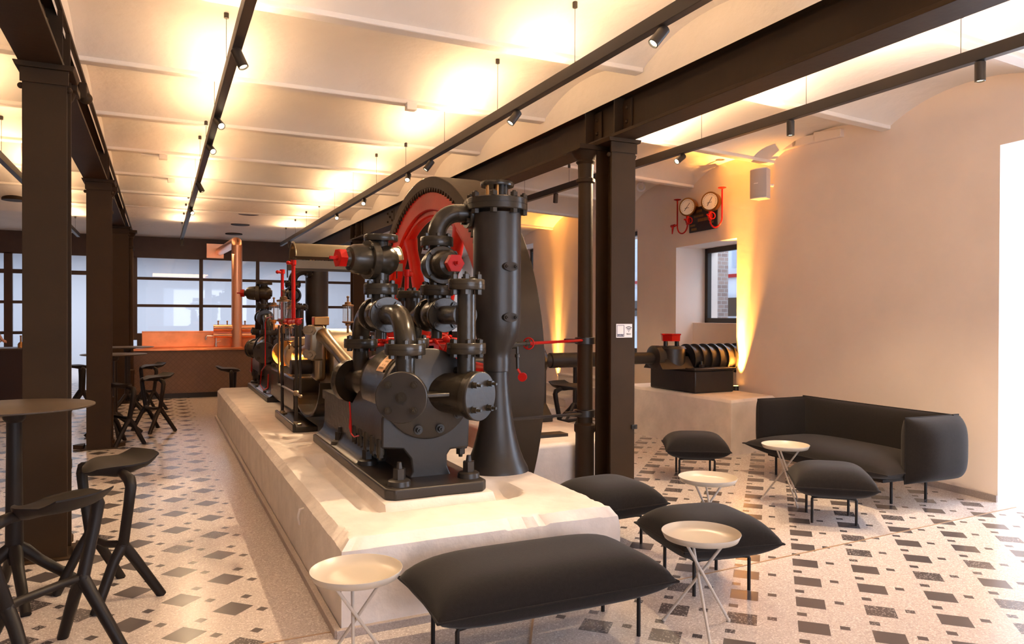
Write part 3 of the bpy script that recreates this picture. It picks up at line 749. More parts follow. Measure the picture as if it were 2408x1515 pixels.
    for r_, (aa, ya_, yb_) in enumerate(((-41, 4.82, 4.94), (-46, 4.82, 4.90), (-52, 4.83, 4.86), (-52, 4.88, 4.91), (-57, 4.83, 4.935))):
        a = math.radians(aa); rr = rb + .009; d = V(math.sin(a), 0, math.cos(a)); tq = V(math.cos(a), 0, -math.sin(a)) * .007
        c0 = V(1.60, ya_, 1.095) + d * rr; c1 = V(1.60, yb_, 1.095) + d * rr
        mb = MB(); nch = max(2, int((yb_ - ya_) / .014))
        for k in range(nch):
            q0 = c0.lerp(c1, k / nch); q1 = c0.lerp(c1, (k + .6) / nch); mb.add([q0 - tq, q1 - tq, q1 + tq, q0 + tq], [(0, 1, 2, 3)])
        build('worn_lettering', mb, 'letter', npl, smooth=False)
    # four valve chests in an X, each with cover, riser pipe and flange
    def chest(sx, sy):
        ax = V(.44 * sx, .90 * sy, 0) if sy < 0 else V(.62 * sx, .78 * sy, 0)
        base = V(1.60 + (.05 if sx > 0 else -.09), 4.75 if sy < 0 else 5.38, 1.10)
        tip = V(1.60 - .265, 4.36, 1.105) if (sx < 0 and sy < 0) else V(1.60 + .265, 4.36, 1.090) if sy < 0 else V(1.60 + .27 * sx, 5.78, 1.10)
        axd = (tip - base).normalized(); L_ = (tip - base).length
        pf = [(0, .125), (L_ * .5, .135), (L_ - .075, .145), (L_ - .06, .16), (L_ - .025, .16)] if sy < 0 else [(0, .125), (L_ * .4, .12), (L_ - .13, .088), (L_ - .076, .088), (L_ - .074, .10), (L_ - .07, .165), (L_ - .025, .165)]
        c = build('valve_chest', MB().lathe(base, axd, pf, n=36), 'paint', P)
        cc = build('chest_cover', MB().lathe(tip - axd * .024, axd, [(0, .160), (.020, .160), (.026, .155)], n=44), 'paint_flat', P)
        _, u, v = basis(axd)
        angs = [PI / 4 + k * PI / 2 for k in range(4)]
        for a in angs:
            p = tip + (u * math.cos(a) + v * math.sin(a)) * .112
            build('bolt', MB().cyl(p, p + axd * .008, .024, n=16).hexbolt(p + axd * .008, axd, .021, .030, .030), 'paint', cc)
        if sx < 0 and sy < 0: build('drain_plug', MB().cyl(tip, tip + axd * .01, .035, n=16).hexbolt(tip, axd, .026, .03, .0).cyl(tip + axd * .03, tip + axd * .05, .012, n=10), 'paint', cc)
        return tip, axd
    for sx in (-1, 1):
        for sy in (-1, 1): chest(sx, sy)
    XL_, XR_ = 1.41, 1.83
    zf = 1.395
    # ---- left stack: front riser, elbow to the tee, rear riser, elbow to the tee
    def riser(x, y, z0=1.12, zt=zf, r=.062):
        build('riser_pipe', MB().cyl((x, y, z0), (x, y, zt), r, n=28), 'paint', P)
        flange(P, 'pipe_flange', (x, y, zt), (0, 0, 1), .130, .072, 6, .098, .016, .25)
    def elbow(x, y0, y1, z0=zf, zc=1.615, r=.069):
        # from (x,y0,z0) up then bending to horizontal towards y1
        s = 1 if y1 > y0 else -1; R = zc - z0 - .03; R = min(R, abs(y1 - y0) - .01, .19)
        pts = [V(x, y0, z0), V(x, y0, zc - R)] + arc((x, y0 + s * R, zc - R), R, PI, PI / 2, 10, (0, s, 0), (0, 0, 1)) + [V(x, y1, zc)]
        build('elbow_pipe', MB().tube(pts, r, n=28), 'paint', P)
    def tee(x, y, z=1.615):
        build('tee_body', MB().lathe((x, y - .14, z), (0, 1, 0), [(0, .075), (.03, .08), (.07, .105), (.14, .115), (.21, .105), (.25, .08), (.28, .075)], n=36).cyl((x, y, z), (x, y, z + .17), .068, n=28).cyl((x, y, z - .17), (x, y, z), .04, n=20), 'paint', P)
        for s in (-1, 1): flange(P, 'tee_flange', (x, y + s * .155, z), (0, s, 0), .124, .045, 4, .096, .020, .5)
    for x in (XL_, XR_):
        riser(x, 4.52); riser(x, 5.66)
    elbow(XL_, 4.52, 4.93); elbow(XL_, 5.66, 5.25); tee(XL_, 5.09)
    elbow(XR_, 5.66, 5.26); tee(XR_, 5.10)
    # right front: tall standpipe with blind flange, branch back to the tee
    build('standpipe', MB().cyl((XR_, 4.52, zf), (XR_, 4.52, 1.81), .062, n=28), 'paint', P)
    build('branch_pipe', MB().lathe((XR_, 4.54, 1.615), (0, 1, 0), [(0, .085), (.08, .072), (.16, .066), (.40, .066)], n=28), 'paint', P)
    fb = flange(P, 'blind_flange', (XR_, 4.52, 1.815), (0, 0, 1), .122, .07, 6, .092, .018, .1, hh=.03, stud=.018)
    build('bridge_plate', MB().box((XR_ - .03, 4.50, 1.85), (XR_ + .06, 4.54, 1.868)), 'paint', fb, bevel=.003)
    # rear right blind riser seen between the two stacks
    build('standpipe', MB().cyl((XR_, 5.66, zf), (XR_, 5.66, 1.76), .07, n=28), 'paint', P)
    flange(P, 'blind_flange', (XR_, 5.70, 1.78), (0, 0, 1), .125, .06, 6, .098, .014, .4)
    # ---- valves on top
    def globe(x, y, zb, zt, d, zz):
        build('valve_neck', MB().cyl((x, y, zb), (x, y, zz), .055, .06, n=28).cyl((x, y, zz), (x, y, zt), .06, .052, n=28), 'paint', P)
        d = V(d).normalized(); c = V(x, y, zz)
        build('valve_body', MB().lathe(c - d * .11, d, [(-.01, .02), (-.007, .05), (.01, .055), (.012, .08), (.05, .105), (.10, .116), (.15, .10), (.19, .10)], n=36), 'paint', P)
        build('valve_bonnet', MB().lathe(c + d * .075, d, [(-.018, .134), (-.014, .138), (.036, .138), (.040, .134), (.042, .108), (.06, .108), (.14, .100), (.172, .082), (.18, .055), (.20, .045), (.215, .045)], n=36), 'paint', P)
        _, u, v = basis(d)
        for k in range(4):
            a = PI / 4 + k * PI / 2; p = c + d * .112 + (u * math.cos(a) + v * math.sin(a)) * .122
            build('bolt', MB().hexbolt(p, d, .020, .020, .0), 'paint', P)
        cp = build('hex_cap', MB().cyl(c + d * .285, c + d * .335, .066, .066, n=6).cyl(c + d * .335, c + d * .337, .055, n=20).cyl(c + d * .337, c + d * .35, .018, n=12).bar(c + d * .34, c + d * .39, .02, .02), 'red', P)
        cp['label'] = 'bright red hexagonal valve cap'
        return cp
    flange(P, 'neck_flange', (XL_, 5.09, 1.795), (0, 0, 1), .120, .076, 6, .09, .015, .25)
    globe(XL_, 5.09, 1.82, 2.13, (-.97, -.24, 0.0), 2.0)
    flange(P, 'top_flange', (XL_, 5.09, 2.155), (0, 0, 1), .120, .044, 0, split=False)
    flange(P, 'neck_flange', (XR_, 5.10, 1.795), (0, 0, 1), .120, .076, 6, .092, .015, .0)
    globe(XR_, 5.10, 1.82, 2.13, (.06, -1, 0.0), 1.975)
    flange(P, 'neck_flange', (XR_, 5.10, 2.15), (0, 0, 1), .120, .070, 6, .092, .014, .25)
    # elbow up and over to the air vessel
    R = .17; pe = [V(XR_, 5.10, 2.17)] + arc((XR_ + R, 5.10, 2.20), R, PI, PI / 2, 10, (1, 0, 0), (0, 0, 1)) + [V(XR_ + .24, 5.08, 2.37)]
    build('elbow_pipe', MB().tube(pe, .068, n=28), 'paint', P)
    flange(P, 'side_flange', (XR_ + .245, 5.07, 2.37), (1, -.06, 0), .112, .05, 4, .085, .015, .5)
    # little red drain hose with clip on the near left side
    hz = MB(); pts = [at_x(p[0], p[1], 1.22) for p in ((822, 945), (824, 975), (824, 1005), (826, 1020), (833, 1028), (843, 1025))]
    hs = build('drain_hose', MB().tube(pts, [.005, .006, .012, .006, .005, .005], n=10), 'red', P); hs['label'] = 'short red drain hose'
    return P
pump = make_pump('near pump of the engine with bronze nameplate, facing the camera')

def make_vessel(label, X=2.245, Y=4.95):
    t = thing('air_vessel', label, 'pressure vessel', (X, Y, .47), 0, 'tall air vessels beside the pumps', world=True)
    build('shell', MB().lathe((X, Y, 0), (0, 0, 1), [(.47, .24), (.50, .232), (.55, .205), (.62, .178), (.70, .155), (.80, .132), (.92, .113), (1.05, .097), (1.15, .090), (1.20, .088), (1.205, .098), (1.30, .098), (1.31, .096), (1.36, .108), (1.42, .14), (1.50, .166), (1.56, .174), (1.7, .176), (2.36, .176)], n=56), 'paint_flat', t)
    flange(t, 'top_flange', (X, Y, 2.425), (0, 0, 1), .225, .09, 8, .197, .022, .3, m='paint', hh=.03, stud=.012)
    build('filler_neck', MB().cyl((X + .03, Y, 2.46), (X + .03, Y, 2.57), .055, n=24), 'paint', t)
    flange(t, 'neck_flange', (X, Y, 2.578), (0, 0, 1), .125, .034, 0, split=False)
    for dx, dy in ((-.09, -.03), (-.035, -.08)):
        build('stud', MB().cyl((X + dx, Y + dy, 2.46), (X + dx, Y + dy, 2.56), .012, n=10).hexbolt((X + dx, Y + dy, 2.47), (0, 0, 1), .02, .02), 'brass', t)
    for z in (1.965, 1.60):
        a = math.radians(-62 - 10); d = V(.13, -1, 0).normalized(); c = V(X, Y, z) + d * .165
        _, u, v = basis(d); hm = MB()
        vs = []; n = 28
        for k in (0, 1):
            for i in range(n): q = 2 * PI * i / n; vs.append(c + d * (.03 * k) + u * math.cos(q) * .062 + v * math.sin(q) * .033)
        hm.add(vs, [(i, (i + 1) % n, n + (i + 1) % n, n + i) for i in range(n)] + [tuple(range(n, 2 * n))])
        hh = build('hand_hole_cover', hm, 'paint_flat', t)
        for s in (-1, 1): build('bolt', MB().hexbolt(c + d * .03 + u * s * .038, d, .014, .015, .006), 'paint_flat', hh)
    return t
vessel = make_vessel('tall near air vessel with trumpet foot at the front right of the engine')
# drain cock and chain on the vessel's right side with the red counterweight lever
ck = thing('drain_cock', 'small drain cock with red weighted lever on the near air vessel', 'valve', at_x(1200, 808, 2.36), 0, world=True)
p0 = at_y(1192, 812, 4.95); p1 = at_y(1236, 808, 4.98)
build('spout', MB().tube([p0, p0.lerp(p1, .45), p0.lerp(p1, .5), p1], [.032, .030, .018, .016], n=14).cyl(p1, p1 + V(.03, 0, 0), .02, n=12), 'paint', ck)
q0 = at_y(1216, 812, 4.97); q1 = at_y(1217, 868, 4.97)
build('drop_pipe', MB().tube([q0, q0.lerp(q1, .35), q0.lerp(q1, .38), q0.lerp(q1, .5), q0.lerp(q1, .52), q1], [.010, .010, .02, .02, .012, .012], n=12), 'paint', ck)
r0 = at_y(1217, 868, 4.96); r1 = at_y(1228, 887, 4.94)
build('weighted_lever', MB().bar(r0, r1, .014, .018, up=(0, 1, 0)).cyl(r1 + V(-.01, -.02, 0), r1 + V(.016, .02, 0), .033, n=28), 'red', ck)
rw = thing('valve_handwheel', 'small red handwheel with long red rod right of the air vessel', 'handwheel', p1, 0, world=True)
hc = at_y(1243, 808, 4.99); he = V(3.60, 5.98, 1.385)
dd = (he - hc).normalized()
whl = MB().torus(hc, dd, .042, .006); _, uu, vv = basis(dd)
for k in range(4): whl.cyl(hc, hc + (uu * math.cos(k * PI / 2 + .4) + vv * math.sin(k * PI / 2 + .4)) * .042, .005, n=8)
build('wheel', whl, 'red', rw); build('rod', MB().cyl(hc, he, .0125, n=14), 'red', rw)
tag(build('tie_rod', MB().cyl(at_y(1195, 987, 4.98), (3.60, 5.98, .69), .013, n=14), 'paint_flat'), 'thin grey tie rod from the air vessel foot to the round column', 'rod')

# far pump and vessel: mirrored copies of the near ones
FX, FY = -0.03, 16.80
fp = copy_tree(pump); fp.location = (pump.location.x + FX + .05, FY - pump.location.y - .0, pump.location.z); fp.scale = (1, -1, .97)
fp['label'] = 'far pump of the engine at the copper counter end of the plinth'
fv = copy_tree(vessel); fv.location = (vessel.location.x, FY - vessel.location.y, vessel.location.z); fv.scale = (1, -1, 1)
fv['label'] = 'tall far air vessel standing under the curved sheet hood'

# ---- flywheel
FWX0, FWX1, FWY, FWZ, FWR = 2.60, 3.05, 7.72, 1.086, 2.03
fw = thing('flywheel', 'huge flywheel with toothed rim, red spokes and red web', 'flywheel', ((FWX0 + FWX1) / 2, FWY, FWZ), 0, world=True)
def ring(x0, x1, r0, r1, n=120):
    return MB().add(*(lambda vs: (vs, [(4 * i + a, 4 * ((i + 1) % n) + a, 4 * ((i + 1) % n) + (a + 1) % 4, 4 * i + (a + 1) % 4) for i in range(n) for a in range(4)]))(
        [(x, FWY + r * math.cos(2 * PI * i / n), FWZ + r * math.sin(2 * PI * i / n)) for i in range(n) for x, r in ((x0, r0), (x0, r1), (x1, r1), (x1, r0))]))
build('rim', ring(FWX0, FWX1, FWR - .12, FWR, 160), 'wheel_iron', fw, bevel=.008, angle=30)
th = MB(); nt = 150
for i in range(nt):
    a = 2 * PI * i / nt; b_ = a + 2 * PI / nt * .75; c_ = a + 2 * PI / nt * .38
    r0, r1 = FWR - .118, FWR - .165
    q = [(FWY + r0 * math.cos(a), FWZ + r0 * math.sin(a)), (FWY + r0 * math.cos(b_), FWZ + r0 * math.sin(b_)), (FWY + r1 * math.cos(c_), FWZ + r1 * math.sin(c_))]
    th.prism([(FWX0 + .004, *q[0]), (FWX0 + .004, *q[1]), (FWX0 + .004, *q[2])], (.06, 0, 0))
tt = build('barring_teeth', th, 'wheel_iron', fw, smooth=False); tt['kind'] = 'stuff'
build('inner_rim', ring(FWX0 + .03, FWX0 + .20, FWR - .36, FWR - .11, 120), 'red', fw, bevel=.02, angle=30)
build('inner_lip', ring(FWX0 + .06, FWX0 + .17, FWR - .42, FWR - .34, 120), 'red', fw, bevel=.02, angle=30)
for k in range(6):
    a = PI / 2 + PI / 6 + k * PI / 3; d = V(0, math.cos(a), math.sin(a)); c = V(FWX0 + .13, FWY, FWZ); sd = V(1, 0, 0).cross(d)
    mb = MB(); vs = []
    for r, w_, h_ in ((.2, .12, .10), (1.0, .095, .075), (1.5, .08, .065), (1.66, .13, .08)):
        for i in range(16):
            q = 2 * PI * i / 16; vs.append(c + d * r + sd * math.cos(q) * w_ + V(1, 0, 0) * math.sin(q) * h_)
    mb.add(vs, [(j * 16 + i, j * 16 + (i + 1) % 16, (j + 1) * 16 + (i + 1) % 16, (j + 1) * 16 + i) for j in range(3) for i in range(16)])
    build('spoke', mb, 'red', fw)
build('hub', MB().lathe((2.50, FWY, FWZ), (1, 0, 0), [(0, .22), (.02, .26), (.50, .26), (.52, .22)], n=40), 'red', fw)

# ---- line shaft with middle bearing, coupling at the wall
sh = thing('line_shaft', 'long dark drive shaft running right from the flywheel behind the columns', 'shaft', (4.1, FWY, FWZ), 0, world=True)
build('shaft_rod', MB().cyl((1.2, FWY, FWZ), (5.95, FWY, FWZ), .075, n=32).cyl((4.2, FWY, FWZ), (5.0, FWY, FWZ), .09, n=32), 'black_iron', sh)
build('bell_boss', MB().lathe((3.75, FWY, FWZ), (1, 0, 0), [(0, .1), (.05, .20), (.25, .205), (.33, .17), (.38, .09)], n=36), 'paint', sh)
pb = thing('pedestal_bearing', 'cast pedestal bearing on the low white block right of the flywheel', 'bearing', (3.95, FWY, .40), 0, world=True)
build('pedestal', MB().prism([(3.80, FWY - .30, .40), (3.80, FWY + .30, .40), (3.80, FWY + .30, .46), (3.80, FWY + .14, .60), (3.80, FWY + .14, 1.0), (3.80, FWY - .14, 1.0), (3.80, FWY - .14, .60), (3.80, FWY - .30, .46)], (.28, 0, 0)), 'black_iron', pb, bevel=.01)
for s in (-1, 1): build('bolt', MB().hexbolt((3.94, FWY + s * .23, .48), (0, 0, 1), .03, .04, .02), 'black_iron', pb)
tag(build('floor_rail', MB().box((3.1, 6.45, .40), (3.72, 6.62, .43)), 'black_iron', smooth=False), 'dark flat iron rail lying on the low white block by the flywheel', 'rail')
cp = thing('shaft_coupling', 'black ribbed cast iron coupling reaching into the wall niche', 'coupling', (6.2, FWY, .645), 0, world=True)
base = MB().box((6.08, 7.36, .645), (6.72, 8.30, .93)); build('base_box', base, 'black_iron', cp, bevel=.02)
build('cover_plate', MB().prism([(6.06, 7.34, .93), (6.74, 7.34, .93), (6.74, 8.32, .93), (6.06, 8.32, .93)], (0, 0, .03)), 'black_iron', cp, bevel=.008)
build('bearing_housing', MB().lathe((5.68, FWY, 1.095), (1, 0, 0), [(0, .10), (.02, .15), (.10, .15), (.12, .11), (.16, .11)], n=32).cyl((6.0, FWY, .95), (6.0, FWY, 1.22), .17, n=32).cyl((6.0, FWY, 1.20), (6.0, FWY, 1.235), .185, .16, n=32).prism([(5.70, FWY - .2, .95), (5.70, FWY + .2, .95), (5.70, FWY + .08, 1.1), (5.70, FWY - .08, 1.1)], (.5, 0, 0)), 'black_iron', cp)
build('oil_cup', MB().lathe((5.98, FWY, 1.30), (0, 0, 1), [(0, .125), (.075, .13), (.08, .14), (.095, .14)], n=6), 'red', cp, smooth=False)
for x_ in (5.90, 6.08): build('cup_foot', MB().cyl((x_, FWY, 1.22), (x_, FWY, 1.31), .03, n=10), 'black_iron', cp)
dr = MB().cyl((6.22, FWY, 1.06), (7.35, FWY, 1.06), .165, n=40)
build('drum', dr, 'black_iron', cp)
for k in range(8): build('cooling_rib', MB().lathe((6.22 + k * .14, FWY, 1.06), (1, 0, 0), [(0, .10), (.004, .20), (.026, .20), (.03, .10)], n=40), 'black_iron', cp)
build('cross_key', MB().hexbolt((6.30, 7.50, .96), (0, 0, 1), .04, .04, .04), 'black_iron', cp)

# ---- crank motion between the two pumps
cm = thing('crank_motion', 'polished crank and connecting rods between the two pumps', 'machinery', (1.6, 7.55, .9), 0, world=True)
build('crank_disc', MB().lathe((1.55, FWY, FWZ + .02), (1, 0, 0), [(0, .35), (.01, .37), (.24, .37), (.25, .35)], n=64), 'bare', cm)
build('crank_web', MB().bar((1.47, FWY - .02, .95), (1.47, FWY - .06, 1.52), .30, .12, up=(1, 0, 0)), 'bare', cm, bevel=.05, segs=4)
bg_ = build('big_end', MB().cyl((1.30, 7.36, 1.36), (1.42, 7.36, 1.36), .15, n=32).bar((1.36, 7.25, 1.18), (1.36, 7.25, 1.52), .13, .20, up=(0, 1, 0)), 'bare', cm, bevel=.02, segs=3)
for z in (1.24, 1.47):
    for y in (7.30, 7.12): build('nut', MB().hexbolt((1.30, y, z), (-.5, -1, 0), .048, .035, .015), 'bare', bg_)
build('oil_box', MB().box((1.33, 7.14, 1.52), (1.47, 7.28, 1.60)), 'brass', cm, bevel=.006)
ra = V(1.42, 7.15, 1.42); rbp = V(1.50, 6.18, 1.12)
build('connecting_rod', MB().tube([ra, ra.lerp(rbp, .1), ra.lerp(rbp, .5), ra.lerp(rbp, .95), rbp], [.075, .062, .055, .062, .07], n=24), 'bare', cm)
build('fork_end', MB().bar(rbp + V(-.07, .06, 0), rbp + V(-.07, -.22, -.05), .035, .15).bar(rbp + V(.07, .06, 0), rbp + V(.07, -.22, -.05), .035, .15).bar(rbp + V(-.08, .06, .0), rbp + V(.08, .06, 0), .06, .15), 'bare', cm, bevel=.015)
ra2 = V(1.42, 7.6, 1.30); rb2 = V(1.45, 8.9, 1.16)
build('connecting_rod', MB().tube([ra2, ra2.lerp(rb2, .5), rb2], [.07, .055, .065], n=24), 'bare', cm)
build('crosshead', MB().lathe((1.47, 8.75, 1.14), (0, 1, 0), [(0, .10), (.05, .16), (.20, .17), (.24, .13), (.4, .12)], n=32).box((1.38, 8.75, 1.26), (1.56, 8.95, 1.36)), 'bare', cm, bevel=.01)
build('guide_disc', MB().lathe((1.36, 9.15, 1.16), (0, 1, 0), [(0, .07), (.001, .15), (.04, .15), (.05, .07), (.3, .07)], n=40), 'brass', cm)
build('crosshead', MB().box((1.42, 5.95, 1.02), (1.60, 6.22, 1.20)), 'bare', cm, bevel=.015)
# frame under the crank
cf = thing('engine_bed', 'dark cast frame with curved sump under the crank', 'machinery', (1.6, 7.6, .475), 0, world=True)
tr = MB(); pts2 = []
for i in range(15):
    a = PI + PI * i / 14; pts2.append((FWY + math.cos(a) * .80, .98 + math.sin(a) * .40))
vs = []
for x in (1.34, 1.86):
    for y, z in pts2: vs.append((x, y, z))
for x in (1.34, 1.86):
    for y, z in pts2: vs.append((x, FWY + (y - FWY) * .96, .98 + (z - .98) * .94))
n = len(pts2)
tr.add(vs, [(i, i + 1, n + i + 1, n + i) for i in range(n - 1)] + [(2 * n + i, 3 * n + i, 3 * n + i + 1, 2 * n + i + 1) for i in range(n - 1)] + [(i, 2 * n + i, 2 * n + i + 1, i + 1) for i in range(n - 1)] + [(n + i, n + i + 1, 3 * n + i + 1, 3 * n + i) for i in range(n - 1)])
build('sump', tr, 'paint', cf)
build('side_cheek', MB().box((1.60, 6.75, .545), (1.86, 8.4, .90)), 'paint', cf, bevel=.02)
build('bearing_block', MB().prism([(1.62, FWY - .28, .9), (1.62, FWY + .28, .9), (1.62, FWY + .2, 1.25), (1.62, FWY - .2, 1.25)], (.26, 0, 0)), 'paint', cf, bevel=.03)
build('step_ledge', MB().box((1.18, 7.32, .475), (1.40, 8.55, .53)).box((1.16, 7.32, .475), (1.19, 8.55, .56)), 'paint', cf, bevel=.012)
build('guide_beam', MB().box((1.33, 8.34, .545), (1.80, 10.2, .93)), 'paint', cf, bevel=.03, segs=3)
# orange lamp glowing below the far crosshead
lamp = thing('floor_uplighter', 'small orange uplighter glowing inside the far half of the engine', 'lamp', (1.42, 8.52, .93), 0, world=True)
build('housing', MB().cyl((1.42, 8.52, .93), (1.42, 8.52, .965), .05, n=20), 'black_iron', lamp); build('lamp_lens', MB().cyl((1.42, 8.52, .965), (1.42, 8.52, .97), .042, n=20), 'orange_lamp', lamp)
for k_, (dd_, pw, an) in enumerate((((-.1, 1, .35), 70, 120), ((.1, -.2, 1), 40, 130))):
    s = spot('lamp', (1.42, 8.52, .99), dd_, pw, (1, .36, .07), an, .6, .03); s.parent = lamp; s.location = V(1.42, 8.52, 1.0) - lamp.location

# hood sheet
HY = 8.0
hd = thing('sheet_hood', 'curved grey sheet metal hood over the far end of the crank', 'cover', (1.9, HY, 2.3), 0, world=True)
vs = []; NA = 14
for x in (1.27, 2.40):
    for k in range(2):
        for i in range(NA + 1):
            a = math.radians(8) + math.radians(164) * i / NA; r = .20 - .006 * k
            vs.append((x, HY + math.cos(a) * r * 1.05, 2.20 + math.sin(a) * r * .88))
n = NA + 1
build('curved_sheet', MB().add(vs, [(i, i + 1, 2 * n + i + 1, 2 * n + i) for i in range(NA)] + [(n + i, 3 * n + i, 3 * n + i + 1, n + i + 1) for i in range(NA)] + [(i, n + i, n + i + 1, i + 1) for i in range(NA)] + [(2 * n + i, 2 * n + i + 1, 3 * n + i + 1, 3 * n + i) for i in range(NA)]), 'hood', hd)
build('lower_lip', MB().box((1.25, HY - .215, 2.10), (2.40, HY - .20, 2.185)).box((1.25, HY + .20, 2.10), (2.40, HY + .215, 2.185)), 'hood', hd, smooth=False)
build('edge_rod', MB().tube(arc((1.265, HY, 2.20), .205, math.radians(8), math.radians(172), 16, (0, 1, 0), (0, 0, .9)), .009, n=8), 'hood', hd)
build('edge_rod', MB().tube(arc((2.405, HY, 2.20), .205, math.radians(8), math.radians(172), 16, (0, 1, 0), (0, 0, .9)), .009, n=8), 'hood', hd)
for x, y in ((1.28, HY - .19), (1.28, HY + .19), (2.38, HY - .19)):
    build('support_rod', MB().tube([(x, y, 2.21), (x - .03, y, 2.21), (x - .04, y, 2.19), (x - .04, y, 2.02)], .007, n=8), 'paint_flat', hd)

# red lubricating stand: manifold on posts, two tall red pipes, railing
ls = thing('red_oil_pipework', 'bright red oil manifold with two tall red pipes on grey posts', 'pipework', (1.25, 7.9, .53), 0, world=True)
XP = 1.22
def px_x(px, py, x=XP): return at_x(px, py, x)
for a, b_, r in (((690, 612), (698, 752), .019), ((664, 634), (668, 752), .017)):
    A, B = px_x(*a), px_x(*b_); B = V(XP, A.y, B.z); build('tall_red_pipe', MB().tube([A, A + (B - A) * .08, A + (B - A) * .09, B], [.028, .028, r, r * 1.1], n=16).cyl(A + V(0, 0, -.03), A + V(-.05, -.02, -.03), .016, n=10).sphere(A + V(-.055, -.02, -.03), .02), 'red', ls)
m0, m1 = px_x(660, 757), px_x(705, 757)
mb = MB().tube([m1, m0], .022, n=14)
for k in range(5): mb.sphere(m0.lerp(m1, .08 + k * .21), .036 if k % 2 == 0 else .026)
for k in (0, 2, 4): c = m0.lerp(m1, .08 + k * .21); mb.torus(c + V(0, 0, .03), (0, 0, 1), .04, .006, n=20, m=6)
build('manifold', mb, 'red', ls)
for px, bot in ((656, 905), (664, 962), (697, 1008), (706, 925)):
    top = px_x(px, 765); bt = px_x(px, bot); build('post', MB().cyl((XP, top.y, bt.z if bot < 950 else .53), (XP, top.y, top.z), .013 if bot < 950 else .017, n=12), 'paint_flat', ls)
r0_, r1_ = px_x(655, 903), px_x(707, 932)
build('cross_rail', MB().tube([r0_, r1_], .011, n=10).sphere(px_x(697, 925), .032).sphere(r1_, .018).sphere(r0_, .018), 'bare', ls)
for px in (664, 697):
    q = px_x(px, 800); build('post_foot', MB().lathe((XP, q.y, .53), (0, 0, 1), [(0, .055), (.012, .055), (.02, .03), (.035, .025)], n=20), 'bare', ls)
tb = MB().tube([px_x(640, 745, 1.3), px_x(628, 748, 1.3), px_x(624, 758, 1.3), px_x(624, 860, 1.3), px_x(615, 872, 1.3), px_x(612, 905, 1.3), px_x(620, 918, 1.3), px_x(630, 912, 1.3), px_x(631, 880, 1.3)], .008, n=8)
build('looped_pipe', tb, 'red', ls)
sr = thing('red_standpipe', 'single red upright pipe behind the front valves near the flywheel', 'pipe', at_y(957, 690, 7.9), 0, world=True)
a_, b__ = at_y(957, 634, 7.9), at_y(955, 760, 7.9)
build('pipe_shaft', MB().tube([a_, a_.lerp(b__, .12), a_.lerp(b__, .13), b__], [.034, .034, .024, .024], n=16).sphere(a_ + V(.04, 0, -.05), .03), 'red', sr)
# red small gear between the pump and the wheel
rg = thing('red_valve_gear', 'cluster of small red rods and levers behind the near barrel', 'machinery', (1.8, 6.4, 1.3), 0, world=True)
mb = MB()
for a, b_ in (((860, 800), (1000, 795)), ((885, 812), (1060, 800)), ((940, 790), (1130, 802)), ((1015, 790), (1055, 850)), ((1060, 790), (1035, 850))): mb.tube([at_y(*a, 6.3), at_y(*b_, 6.5)], .016, n=8)
mb.box((1.62, 6.35, 1.30), (2.3, 6.5, 1.36))
for px in (870, 905, 1000, 1050): mb.sphere(at_y(px, 798, 6.3), .035)
mb.torus(at_y(1040, 815, 6.4), (.3, -1, 0), .11, .012)
build('levers', mb, 'red', rg)
build('lever_bracket', MB().box((1.70, 6.30, .9), (1.80, 6.45, 1.34)).box((2.15, 6.35, .47), (2.25, 6.5, 1.34)), 'paint', rg)
tag(build('red_guard', MB().prism([(2.44, 6.3, 1.02), (2.44, 7.3, 1.02), (2.44, 7.3, 1.34), (2.44, 6.3, 1.34)], (.03, 0, 0)), 'red', smooth=False), 'flat red guard plate between the near air vessel and the flywheel', 'guard')

# glass drip oilers
def oiler(label, c, s=1.0):
    t = thing('drip_oiler', label, 'oiler', c, 0, 'glass drip oilers on the engine', world=True); c = V(c)
    build('foot', MB().lathe(c, (0, 0, 1), [(-.10 * s, .010 * s), (-.04 * s, .010 * s), (-.035 * s, .022 * s), (-.02 * s, .022 * s), (-.01 * s, .05 * s), (0, .05 * s)], n=16), 'dark_brass', t)
    build('glass_cup', MB().cyl(c, c + V(0, 0, .13 * s), .044 * s, n=20, cap=False), 'oiler_glass', t)
    build('lid', MB().lathe(c + V(0, 0, .13 * s), (0, 0, 1), [(0, .050 * s), (.012 * s, .050 * s), (.018 * s, .028 * s), (.035 * s, .026 * s), (.04 * s, .009 * s), (.07 * s, .007 * s), (.075 * s, .012 * s), (.085 * s, .012 * s), (.09 * s, .004 * s)], n=20), 'dark_brass', t)
    build('needle', MB().cyl(c, c + V(0, 0, .13 * s), .006 * s, n=8), 'dark_brass', t)
oiler('glass and brass drip oiler standing alone right of the connecting rod', at_y(818, 756, 7.3), 1.15)
oiler('largest glass drip oiler in front of the tall red pipes', at_y(667, 752, 8.3), 1.5)
oiler('small glass drip oiler at the far left behind the red pipes', at_y(644, 752, 9.0), 1.2)
oiler('half hidden glass drip oiler just right of the largest one', at_y(684, 760, 8.7), 1.2)
oiler('low glass drip oiler hanging beneath the red manifold', at_y(680, 800, 8.35), 1.0)

